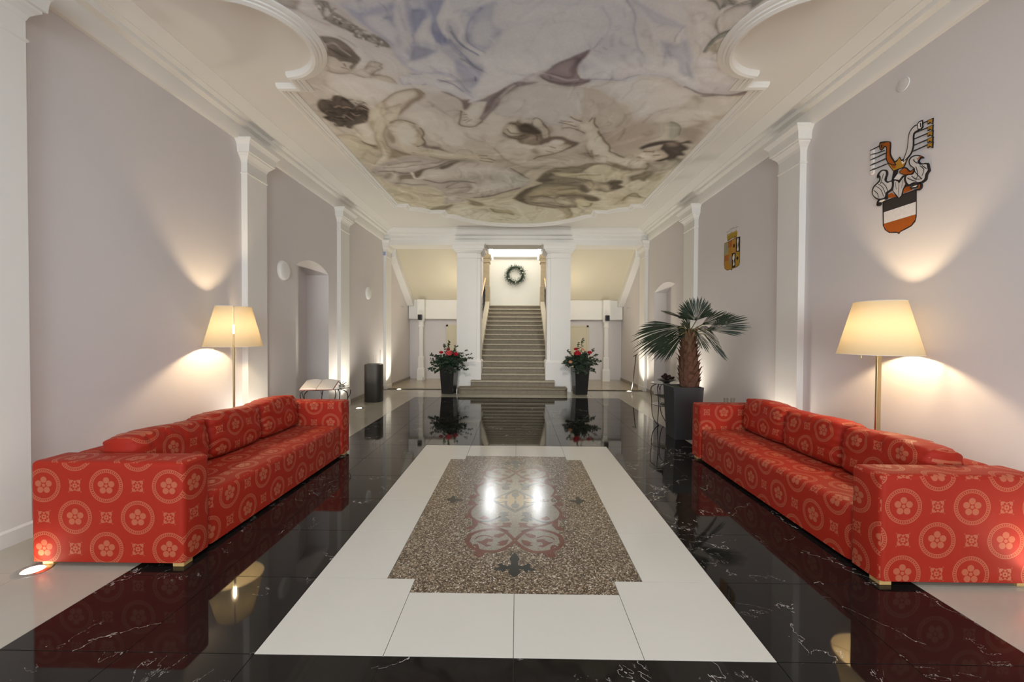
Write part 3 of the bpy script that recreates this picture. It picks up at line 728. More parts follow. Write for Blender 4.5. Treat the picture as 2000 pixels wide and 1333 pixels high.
1 78 68 58 0.025 0.8 -2.31 5.51 -2.29 5.59 -2.24 5.59
0 160 149 124 0.027 0.95 -1.84 5.16 -1.71 4.99 -1.62 4.94 -1.65 5.1 -1.6 5.12 -1.72 5.32 -1.81 5.36 -1.87 5.47 -1.96 5.64 -1.99 5.59 -1.97 5.43 -1.91 5.28
0 118 106 84 0.048 0.7 -1.97 5.43 -1.91 5.38 -1.88 5.43 -1.96 5.64 -2 5.59
0 150 137 118 0.025 0.95 -1.62 4.94 -1.5 4.81 -1.35 4.72 -1.24 4.69 -1.15 4.71 -1.11 4.77 -1.1 4.83 -1.15 4.89 -1.25 4.99 -1.38 5.12 -1.45 5.21 -1.54 5.38 -1.68 5.51 -1.72 5.43 -1.59 5.21 -1.66 5.12
0 110 95 80 0.049 0.8 -1.17 4.7 -1.11 4.77 -1.11 4.83 -1.15 4.89 -1.25 4.99 -1.38 5.12 -1.47 5.23 -1.46 5.14 -1.33 4.95 -1.21 4.84 -1.18 4.77
0 170 158 138 0.048 0.7 -1.52 4.86 -1.36 4.76 -1.25 4.75 -1.21 4.8 -1.34 4.92 -1.48 5.02 -1.58 5
1 104 92 74 0.02 0.8 -1.63 4.95 -1.52 4.83 -1.35 4.72 -1.22 4.69 -1.13 4.72 -1.1 4.81
1 120 106 84 0.034 0.7 -1.64 5.1 -1.54 5.05 -1.43 4.99
0 166 155 128 0.027 0.95 -1.73 5.36 -1.59 5.21 -1.45 5.07 -1.49 5.19 -1.6 5.4 -1.72 5.51 -1.75 5.47
0 165 153 128 0.033 0.97 -1.89 5.51 -1.81 5.39 -1.71 5.36 -1.74 5.51 -1.87 5.77 -1.95 6.09 -1.94 6.25 -2.04 6.52 -2.14 6.69 -2.25 6.78 -2.38 6.78 -2.19 6.52 -2.1 6.3 -2.05 6.02 -1.97 5.72
1 124 110 84 0.035 0.7 -1.96 5.68 -2.04 6 -2.08 6.25 -2.16 6.49 -2.34 6.75
1 118 104 80 0.032 0.8 -1.74 5.51 -1.86 5.77 -1.93 6.09 -1.91 6.17
1 126 112 88 0.028 0.7 -1.97 5.95 -1.98 6.14 -2.02 6.35
0 112 100 80 0.052 0.8 -1.76 5.64 -1.68 5.62 -1.71 5.79 -1.79 6 -1.85 6 -1.84 5.81
0 158 146 122 0.033 0.95 -1.73 5.6 -1.62 5.43 -1.49 5.38 -1.4 5.43 -1.34 5.58 -1.31 5.75 -1.34 5.93 -1.36 6.05 -1.45 6.12 -1.5 6.09 -1.37 6.22 -1.12 6.38 -0.89 6.46 -0.91 6.57 -1.26 6.52 -1.65 6.41 -1.76 6.3 -1.78 6.05 -1.73 5.81
0 174 162 140 0.082 0.7 -1.65 5.55 -1.49 5.47 -1.42 5.6 -1.44 5.77 -1.57 6.05 -1.7 6 -1.66 5.72
0 118 103 82 0.053 0.7 -1.41 5.64 -1.4 5.79 -1.47 6 -1.54 6.07 -1.49 6.09 -1.42 6.05 -1.34 5.81 -1.33 5.64
0 160 146 118 0.043 0.8 -1.41 5.81 -1.35 5.86 -1.36 5.97 -1.45 6.09 -1.46 5.97
1 84 70 58 0.032 0.85 -1.33 5.58 -1.31 5.75 -1.35 5.86 -1.34 6 -1.41 6.09 -1.48 6.13
1 98 84 66 0.028 0.8 -1.67 5.47 -1.56 5.38 -1.46 5.38 -1.36 5.47
0 96 80 72 0.046 0.9 -1.35 6 -1.31 6.07 -1.18 6.12 -1.13 6.22 -1.04 6.35 -1.2 6.22 -1.4 6.14
1 92 80 62 0.036 0.8 -1.87 6.27 -1.77 6.35 -1.66 6.41
1 98 85 66 0.048 0.7 -1.58 6.33 -1.47 6.38 -1.35 6.35
0 116 102 76 0.045 0.8 -2.25 5.95 -2.18 6.04 -2.08 6.07 -2.1 6.22 -2.17 6.2 -2.2 6.07
1 78 68 52 0.028 0.8 -2.24 5.95 -2.19 6.04 -2.13 6.12
0 112 98 74 0.072 0.8 -1.93 6.22 -1.83 6.3 -1.68 6.41 -2.01 6.57 -2.02 6.46
0 164 153 130 0.051 0.6 -2.2 5.51 -2.01 5.51 -2.03 5.81 -2.09 6.04 -2.22 5.95 -2.24 5.68
0 140 128 118 0.061 0.95 -2.49 6.96 -2.3 6.81 -1.98 6.63 -1.64 6.43 -1.38 6.56 -0.94 6.6 -0.58 6.7 -0.29 6.81 0.01 7.08 0.18 7.37 0.2 7.64 0.02 7.93 -0.44 8.24 -0.87 8.47 -1.19 8.36 -1.08 8.64 -1.39 8.77 -1.54 8.83 -1.47 8.25 -1.52 7.93 -1.63 7.79 -1.94 7.74 -2.19 7.64 -2.31 7.6 -2.39 7.29 -2.52 7.12
0 158 148 134 0.11 0.8 -1.04 6.78 -0.59 6.74 -0.22 6.92 -0.03 7.2 -0.54 7.16 -1.03 7.2 -1.12 7
0 154 146 132 0.114 0.8 -0.88 7.93 -0.75 7.64 -0.4 7.5 0.1 7.55 -0.07 7.83 -0.62 8.14 -0.99 8.19
0 160 150 136 0.086 0.8 -1.67 7.2 -1.46 6.96 -1.27 6.96 -1.11 7.04 -1.21 7.33 -1.56 7.46
0 128 124 112 0.121 0.7 -0.71 7.2 -0.07 7.29 0.16 7.37 0.1 7.55 -0.57 7.5 -1.07 7.51 -1.29 7.64
0 136 138 126 0.12 0.6 -0.32 7.12 0.1 7.2 0.15 7.46 0.02 7.83 -0.23 7.46
0 156 144 130 0.067 0.7 -2.31 6.85 -1.93 6.74 -1.56 6.74 -1.94 7 -2.25 7
0 90 80 68 0.04 0.95 -1.3 6.92 -1.19 6.78 -0.95 6.65 -1.08 6.81 -1.24 6.96
0 92 80 66 0.042 0.95 -1.8 7.12 -1.54 6.96 -1.45 6.92 -1.61 7.08 -1.72 7.29 -1.8 7.33
1 84 74 62 0.041 0.85 -2.4 7.08 -2.19 7.04 -2.03 7.1 -1.84 7.12 -1.62 7 -1.34 6.85 -1.1 6.67 -0.72 6.6
1 98 86 74 0.032 0.7 -2.13 6.81 -1.82 6.7 -1.57 6.63
1 84 74 62 0.026 0.7 -2.25 6.89 -1.91 6.89 -1.65 6.78 -1.25 6.67
0 148 138 124 0.044 0.95 -2.38 7.29 -2.26 7.12 -2.12 7.08 -2.06 7.21 -2.15 7.42 -2.29 7.6 -2.37 7.51
0 110 98 84 0.073 0.8 -2.35 7.21 -2.23 7.12 -2.19 7.21 -2.3 7.42 -2.39 7.38
0 96 84 68 0.059 0.85 -2.08 7.21 -1.8 7.2 -1.81 7.37 -2.05 7.42 -2.15 7.51
0 150 139 124 0.078 0.8 -2.19 7.55 -2.02 7.42 -1.74 7.51 -1.62 7.74 -1.94 7.74 -2.19 7.64
1 88 78 66 0.047 0.8 -2.22 7.6 -2.07 7.6 -1.96 7.69 -1.7 7.69
1 84 76 66 0.062 0.8 -1.67 7.46 -1.46 7.6 -1.24 7.51 -0.99 7.5 -0.78 7.6
1 96 88 74 0.048 0.7 -1.33 7.83 -1.25 7.69 -1.08 7.55
1 96 88 76 0.049 0.6 -1.3 7.88 -1.03 7.83 -0.89 7.83
1 84 76 62 0.07 0.85 -0.88 8.41 -0.63 8.36 -0.36 8.14 0.02 7.86
1 104 96 80 0.052 0.6 -1.34 8.14 -1.07 8.14 -0.8 8.19
1 92 82 68 0.043 0.8 -0.14 6.92 0.06 7.16 0.18 7.37
1 176 166 148 0.059 0.7 -1.83 7.12 -1.83 7.33 -1.74 7.37 -1.65 7.33
0 110 99 78 0.076 0.95 -1.22 8.41 -1.06 8.47 -0.85 8.64 -0.72 8.77 -0.75 8.95 -0.88 8.95 -1.02 8.8 -1.04 8.53
0 122 112 86 0.082 0.9 -1.94 9.22 -1.76 8.99 -1.51 8.92 -1.38 8.83 -1.5 9.09 -1.66 9.29 -1.69 9.36
1 90 80 60 0.061 0.8 -1.91 9.22 -1.8 9.15 -1.58 9.09 -1.41 8.89
0 132 124 92 0.085 0.9 -0.61 9.15 -0.41 9.18 -0.2 9.21 -0.1 9.35 -0.13 9.6 -0.25 9.42 -0.5 9.42
1 96 86 62 0.054 0.8 -0.6 9.15 -0.46 9.39 -0.25 9.44 -0.12 9.6
0 156 143 118 0.049 0.9 -1.36 6.21 -1.04 6.33 -0.62 6.36 -0.56 6.5 -0.6 6.6 -0.94 6.6 -1.35 6.46 -1.56 6.36
0 164 150 124 0.05 0.9 -0.77 6.36 -0.63 6.4 -0.49 6.43 -0.35 6.6 -0.42 6.67 -0.59 6.63
1 98 84 64 0.036 0.8 -0.6 6.43 -0.49 6.43
1 90 78 60 0.038 0.8 -0.58 6.51 -0.45 6.55 -0.35 6.62
1 90 78 60 0.038 0.8 -0.59 6.6 -0.39 6.67
1 106 94 76 0.037 0.7 -1.38 6.46 -1.16 6.6 -0.79 6.56
1 118 108 80 0.053 0.6 -2.43 8.25 -2.26 8.17 -2.15 8.3 -2.16 8.47
0 104 92 76 0.041 0.95 -0.19 5.58 -0.1 5.42 -0.02 5.41 0.02 5.37 0.07 5.45 0.18 5.49 0.26 5.61 0.34 5.76 0.39 5.94 0.34 6.08 0.23 6.11 0.03 6.03 -0.04 5.89 -0.15 5.84 -0.2 5.73
0 165 153 132 0.06 0.9 -0.17 5.54 -0.08 5.48 0 5.59 0.03 5.71 -0.04 5.82 -0.14 5.8 -0.18 5.69
0 66 57 48 0.05 0.8 0 5.54 0.09 5.46 0.2 5.53 0.3 5.71 0.24 5.76 0.11 5.71 0.03 5.67
0 124 108 92 0.042 0.8 0.11 5.8 0.24 5.76 0.28 5.84 0.23 5.98 0.09 5.94
1 78 68 56 0.026 0.75 -0.19 5.71 -0.1 5.8 0 5.8 0.09 5.76
1 78 68 56 0.025 0.75 -0.14 5.61 -0.08 5.71 0.03 5.73
1 78 68 56 0.024 0.75 -0.1 5.45 -0.02 5.48 0.07 5.59
1 78 68 56 0.026 0.75 -0.12 5.82 0.01 5.89 0.11 5.84
1 78 68 56 0.024 0.75 0.1 5.46 0.19 5.57 0.26 5.67
1 78 68 56 0.026 0.75 0.17 5.71 0.26 5.8 0.28 5.94
1 80 70 58 0.029 0.8 0.19 5.49 0.22 5.36 0.27 5.35 0.33 5.46 0.42 5.69
0 168 157 138 0.038 0.95 0.2 5.43 0.24 5.37 0.29 5.41 0.33 5.57 0.26 5.54
0 150 138 118 0.031 0.95 0.31 5.57 0.36 5.57 0.43 5.69 0.45 5.87 0.4 5.89 0.34 5.76
1 98 86 70 0.03 0.7 0.33 5.49 0.41 5.69 0.45 5.87
0 90 79 66 0.044 0.95 0.33 5.94 0.44 5.85 0.61 5.83 0.75 5.92 0.86 5.99 0.86 6.08 0.8 6.16 0.72 6.21 0.58 6.03 0.42 6.03 0.34 6.11
0 180 168 148 0.044 0.95 0.47 6.01 0.53 5.94 0.64 5.96 0.66 6.03 0.57 6.08
0 158 144 124 0.046 0.95 0.29 6.18 0.46 6.08 0.61 6.06 0.76 6.08 0.72 6.23 0.59 6.34 0.43 6.4 0.32 6.33
1 84 72 58 0.036 0.85 0.25 6.55 0.36 6.44 0.5 6.39 0.64 6.31 0.78 6.16
1 80 68 56 0.034 0.8 0.49 6.13 0.56 6.16
1 88 74 60 0.035 0.7 0.43 6.28 0.53 6.31
1 140 112 98 0.035 0.6 0.5 6.23 0.59 6.23
0 120 108 88 0.047 0.8 0.21 6.28 0.26 6.18 0.3 6.23 0.32 6.36 0.25 6.36
0 170 158 138 0.067 0.7 -0.1 5.96 0.03 6.03 0.26 6.16 0.14 6.18 -0.02 6.08
0 163 150 130 0.03 0.97 0.56 5.43 0.72 5.41 0.83 5.45 0.8 5.39 0.71 5.31 0.7 5.28 0.81 5.31 0.93 5.43 0.94 5.33 0.98 5.34 1.02 5.49 1.09 5.63 1.21 5.89 1.42 6.28 1.59 6.5 1.32 6.67 1.17 6.5 1.04 6.28 0.99 6.08 0.97 5.8 0.93 5.71 0.81 5.63 0.65 5.61 0.6 5.6 0.7 5.55 0.78 5.53 0.65 5.49 0.56 5.47
1 84 70 56 0.024 0.85 0.55 5.45 0.67 5.49 0.79 5.54
1 84 70 56 0.023 0.85 0.69 5.28 0.75 5.35 0.83 5.4
1 84 70 56 0.025 0.85 0.6 5.6 0.71 5.59 0.8 5.62 0.93 5.72
1 84 70 56 0.023 0.85 0.57 5.4 0.72 5.42
1 84 70 56 0.023 0.85 0.93 5.41 0.94 5.33
1 84 70 56 0.024 0.85 0.97 5.33 1.02 5.49 1.09 5.61 1.16 5.78
1 90 77 62 0.046 0.8 0.94 5.71 0.99 5.94 1 6.13 1.07 6.34 1.17 6.5 1.24 6.53
0 163 151 130 0.036 0.97 0.94 5.71 1.08 5.59 1.21 5.87 1.35 6.18 1.43 6.34 1.61 6.47 1.87 6.61 2.04 6.7 2.11 6.85 2.04 6.95 1.78 6.92 1.51 6.73 1.35 6.7 1.16 6.44 1.03 6.23 0.97 5.99
1 86 73 58 0.04 0.85 1.11 5.67 1.22 5.89 1.36 6.18 1.38 6.28 1.49 6.36 1.67 6.5
0 108 93 72 0.067 0.8 1.44 6.64 1.63 6.73 1.87 6.88 2.12 6.95 1.98 7.01 1.72 6.98 1.51 6.76
1 94 80 62 0.048 0.7 1.09 6.28 1.16 6.44 1.23 6.42
1 100 85 66 0.041 0.7 1.44 6.73 1.62 6.88 1.74 6.98 1.73 7.04
0 158 145 110 0.084 0.7 1.1 6.98 1.29 6.79 1.54 6.88 1.76 7.04 1.97 7.14 1.75 7.35 1.55 7.39 1.2 7.14
0 112 98 78 0.04 0.95 1 6.85 1.18 6.73 1.39 6.72 1.43 6.73 1.25 6.82 1.11 7.04 1.03 7.04
1 176 164 130 0.044 0.7 1.05 7.14 1.25 7.16 1.42 7.21 1.51 7.35 1.57 7.5
0 150 140 118 0.03 0.95 1.9 5.47 1.99 5.43 2.08 5.47 2.17 5.59 2.23 5.76 2.22 5.92 2.07 5.94 1.94 6.01 1.96 5.8 1.95 5.65
0 128 126 112 0.05 0.85 1.98 5.45 2.08 5.47 2.17 5.59 2.23 5.78 2.17 5.92 2.06 5.72
1 98 92 78 0.025 0.8 1.99 5.43 2.1 5.49 2.17 5.61 2.23 5.78
0 70 60 52 0.047 0.97 1.82 6.18 1.85 6.08 1.93 5.99 2.09 5.94 2.24 5.94 2.35 6.01 2.43 5.96 2.5 6.04 2.4 6.06 2.53 6.16 2.55 6.23 2.51 6.28 2.59 6.42 2.48 6.44 2.5 6.56 2.44 6.64 2.34 6.58 2.27 6.67 2.15 6.64 2.25 6.53 2.31 6.42 2.13 6.23 2.12 6.08 1.98 6.13 1.89 6.21
0 130 112 96 0.067 0.8 2.17 6.03 2.27 6.01 2.33 6.11 2.25 6.13
0 152 136 116 0.036 0.97 1.82 6.44 1.9 6.23 2.03 6.16 2.12 6.11 2.13 6.26 2.3 6.42 2.23 6.56 2.08 6.67 1.91 6.58
1 84 68 56 0.059 0.85 1.93 6.31 2.01 6.31
1 84 68 56 0.062 0.8 1.87 6.5 1.95 6.53
1 88 72 60 0.049 0.8 2.1 6.44 2.17 6.42
1 180 164 146 0.049 0.7 1.94 6.5 2 6.47
1 94 80 64 0.047 0.7 2.05 6.28 2.05 6.34
0 128 120 102 0.066 0.85 2.14 6.73 2.3 6.67 2.49 6.53 2.61 6.61 2.52 7.04 2.26 7.04
0 106 97 76 0.059 0.95 1.94 7.28 2.1 7.14 2.2 7.04 2.33 7.06 2.33 7.28 2.26 7.5 2.15 7.42 2.07 7.5 1.99 7.42
0 130 122 94 0.075 0.8 2.31 7.39 2.49 7.14 2.55 7.39 2.44 7.53
1 100 90 70 0.053 0.7 2.08 6.73 2.15 6.82 2.15 6.98
0 108 98 80 0.048 0.97 0.31 7.51 0.41 7.21 0.59 6.93 0.8 6.85 1.04 6.82 1.23 6.72 1.41 6.71 1.25 6.82 1.12 6.97 1.08 7.12 0.74 7.17 1.12 7.33 1.22 7.38 1.49 7.55 1.6 7.55 1.69 7.44 1.85 7.46 1.9 7.6 1.86 7.67 1.99 7.83 1.77 8.09 1.55 7.98 1.38 7.98 1.35 8.14 1.25 8.09 1.61 8.35 1.66 8.58 1.51 8.64 1.24 8.53 1.28 8.76 1.28 9.02 1.15 9.08 0.87 9.12 0.54 9.02 0.21 8.83 -0.06 8.53 -0.04 8.36 0.15 7.94 0.45 7.62
0 134 122 92 0.085 0.8 0.2 8.3 0.43 7.84 0.77 7.74 1.12 7.83 1.3 8.09 0.96 8.25 0.57 8.3
0 78 68 52 0.07 0.8 -0.06 8.5 -0.04 8.36 0.15 7.94 0.42 7.69 0.28 7.99 0.12 8.41 0.21 8.77
0 80 71 58 0.074 0.8 0.34 7.46 0.46 7.21 0.66 7.01 0.74 7.12 0.56 7.33 0.64 7.46 0.48 7.55
0 142 128 104 0.065 0.9 1.26 7.69 1.31 7.51 1.49 7.6 1.7 7.78 1.76 7.98 1.53 7.88 1.32 7.98
0 76 66 52 0.063 0.85 1.62 7.55 1.85 7.46 1.9 7.6 1.86 7.67 1.99 7.83 1.77 7.93 1.72 7.69
0 80 70 52 0.092 0.8 1.27 8.3 1.61 8.35 1.66 8.58 1.47 8.61
0 84 74 58 0.083 0.8 1.14 7.83 1.24 7.69 1.38 7.98 1.27 8.09
0 136 124 102 0.095 0.7 0.39 8.41 0.71 8.3 1.07 8.53 1.04 8.89 0.61 8.89 0.33 8.77
1 78 68 54 0.054 0.8 0.24 8.36 0.49 8.3 0.72 8.41 0.86 8.3 1.15 8.25
1 84 76 62 0.047 0.7 0.45 7.6 0.79 7.6 1.15 7.55
1 80 70 56 0.059 0.7 0.32 8.71 0.68 8.83 1.06 9.02
0 156 147 112 0.059 0.95 0.61 7.12 0.93 7.12 1.32 7.21 1.46 7.25 1.55 7.46 1.37 7.46 1.12 7.33 0.82 7.29
1 112 102 74 0.043 0.8 0.94 7.25 1.16 7.21 1.42 7.21
0 158 146 112 0.077 0.95 1.19 8.53 1.33 8.5 1.52 8.7 1.56 8.89 1.46 9.01 1.31 8.95 1.26 8.76
1 92 82 60 0.06 0.8 1.42 9.01 1.54 8.95 1.55 8.76
0 130 118 92 0.087 0.9 1.1 9.08 1.23 9.42 1.27 9.71 1.14 9.91 1.04 9.42 0.87 9.12
1 98 86 62 0.066 0.7 1.11 9.11 1.26 9.56 1.16 9.88
0 126 114 84 0.091 0.8 2.15 8.52 2.17 8.24 2.29 8.13 2.46 8.35 2.23 8.35 2.25 8.76
1 98 86 60 0.054 0.8 2.16 8.58 2.17 8.3 2.29 8.13 2.46 8.35
1 116 106 80 0.056 0.5 1.95 8.41 2.1 8.46 2.09 8.82
0 148 142 134 0.021 0.9 1.79 3.59 1.84 3.53 1.97 3.51 2.04 3.49 1.93 3.81 1.84 3.87 1.77 3.73 1.76 3.65
1 108 104 98 0.013 0.85 1.96 3.52 1.85 3.54 1.78 3.6 1.77 3.68 1.79 3.76 1.84 3.85
0 104 104 98 0.02 0.9 1.59 3.47 1.67 3.53 1.72 3.57 1.76 3.54 1.68 3.47
0 150 144 134 0.019 0.8 1.64 3.47 1.69 3.49 1.71 3.56 1.65 3.51
0 110 108 100 0.019 0.85 1.68 3.47 1.78 3.47 1.83 3.5 1.81 3.53 1.75 3.53
1 84 84 78 0.015 0.8 1.57 3.47 1.63 3.49 1.68 3.54 1.72 3.58 1.72 3.54
1 84 84 78 0.015 0.8 1.74 3.47 1.78 3.51 1.83 3.53 1.88 3.51 1.95 3.49
0 96 98 94 0.024 0.9 1.94 3.48 2.06 3.47 2.05 3.5 2 3.58
0 112 114 104 0.018 0.95 1.8 4.1 1.81 4.01 1.81 3.92 1.84 3.85 1.93 3.81 1.93 3.88 1.87 3.92 1.85 3.98 1.84 4.07 1.83 4.11
0 136 128 110 0.03 0.9 1.84 4.07 1.85 3.98 1.94 3.89 1.96 3.97 1.97 4.08 1.95 4.11
1 74 78 72 0.014 0.85 1.8 4.1 1.81 3.98 1.82 3.92 1.86 3.85 1.93 3.81
1 166 162 152 0.026 0.5 1.75 3.58 1.84 3.81
"""
MOSAIC = """
0 l 0 0 0 -0.263 0.189 -0.05 0.315 -0.018 0.381 -0.152 0.369 -0.278 0.348 -0.429 0.328 -0.578 0.339 -0.666 0.316 -0.75 0.27 -0.812 0.221 -0.873 0.112 -0.859 0.06 -0.8 0.024 -0.757 0 -0.683
1 r 1 0.03 0 -0.721 0.058 -0.614 0.102 -0.568 0.161 -0.551 0.233 -0.57 0.297 -0.608 0.334 -0.666 0.342 -0.74 0.315 -0.803 0.266 -0.851 0.199 -0.873 0.133 -0.875 0.082 -0.843 0.038 -0.792 0 -0.73
0 r 1 0 0.238 -0.872 0.265 -0.863 0.277 -0.928 0.241 -0.949 0.217 -0.93 0.194 -0.89
0 r 1 0 0.325 -0.608 0.35 -0.646 0.349 -0.74 0.322 -0.74 0.318 -0.685
0 r 1 0 0.067 -0.614 0.115 -0.623 0.152 -0.641 0.156 -0.67 0.118 -0.685 0.085 -0.657
0 r 1 0 0.043 -0.71 0.093 -0.728 0.124 -0.754 0.106 -0.773 0.132 -0.79 0.091 -0.799 0.06 -0.782
0 r 1 0 0.154 -0.708 0.205 -0.697 0.244 -0.742 0.276 -0.742 0.246 -0.769 0.198 -0.814 0.159 -0.798 0.2 -0.779 0.193 -0.744 0.161 -0.744
1 r 1 0.012 0.16 -0.68 0.213 -0.654 0.263 -0.668 0.288 -0.705
0 r 1 0 0.29 -0.786 0.268 -0.83 0.24 -0.856 0.258 -0.787 0.282 -0.777
1 r 1 0.024 0.029 -0.459 0.098 -0.511 0.168 -0.499 0.24 -0.465 0.304 -0.419 0.356 -0.35 0.38 -0.266 0.368 -0.178 0.332 -0.087
1 r 1 0.018 0.048 -0.585 0.097 -0.553 0.163 -0.51
0 r 1 0 0.03 -0.437 0.065 -0.447 0.1 -0.446 0.089 -0.479 0.113 -0.511 0.069 -0.522 0.029 -0.523 0.039 -0.481
0 r 1 0 0.125 -0.457 0.155 -0.451 0.19 -0.466 0.149 -0.489
0 r 1 0 0.364 -0.266 0.396 -0.313 0.413 -0.348 0.399 -0.383 0.37 -0.361
0 r 1 0 0.294 -0.408 0.349 -0.373 0.332 -0.495 0.377 -0.536 0.379 -0.561 0.316 -0.558 0.288 -0.485
0 r 1 0 0.358 -0.045 0.407 -0.016 0.42 -0.098 0.384 -0.126 0.342 -0.1
0 r 1 0 0.205 -0.365 0.26 -0.317 0.287 -0.374 0.244 -0.398
1 b 1 0.02 0.118 -0.332 0.168 -0.389 0.227 -0.427 0.288 -0.425
0 k 1 0 0.045 -0.381 0.076 -0.345 0.118 -0.356 0.142 -0.389 0.111 -0.402 0.1 -0.43 0.075 -0.414 0.045 -0.409
0 k 1 0 0.051 -0.262 0.089 -0.242 0.131 -0.26 0.12 -0.29 0.14 -0.308 0.107 -0.356 0.072 -0.322 0.046 -0.31 0.067 -0.292
0 b 1 0 0 -0.263 0.213 -0.021 0.24 0 0 0
0 y 2 0 0 -0.228 0.185 -0.015 0.205 0 0 0
1 b 3 0.022 0.082 -0.025 0.08 -0.107 0.041 -0.174 0 -0.213
1 b 3 0.014 0.087 -0.038 0.143 -0.051 0.197 0
0 b 3 0 0 -0.068 0.025 -0.081 0.039 -0.121 0.025 -0.168 0 -0.181
0 b 3 0 0 -0.068 0.013 -0.054 0 0 0 0
0 k 1 0 0 -0.882 0.02 -0.926 0.035 -0.969 0.022 -1.004 0.024 -1.041 0.049 -1.051 0.078 -1.032 0.086 -1.017 0.107 -1.028 0.096 -1.054 0.101 -1.068 0.133 -1.085 0.112 -1.107 0.088 -1.097 0.074 -1.122 0.056 -1.098 0.06 -1.083 0.028 -1.084 0.04 -1.119 0.024 -1.147 0 -1.174
"""
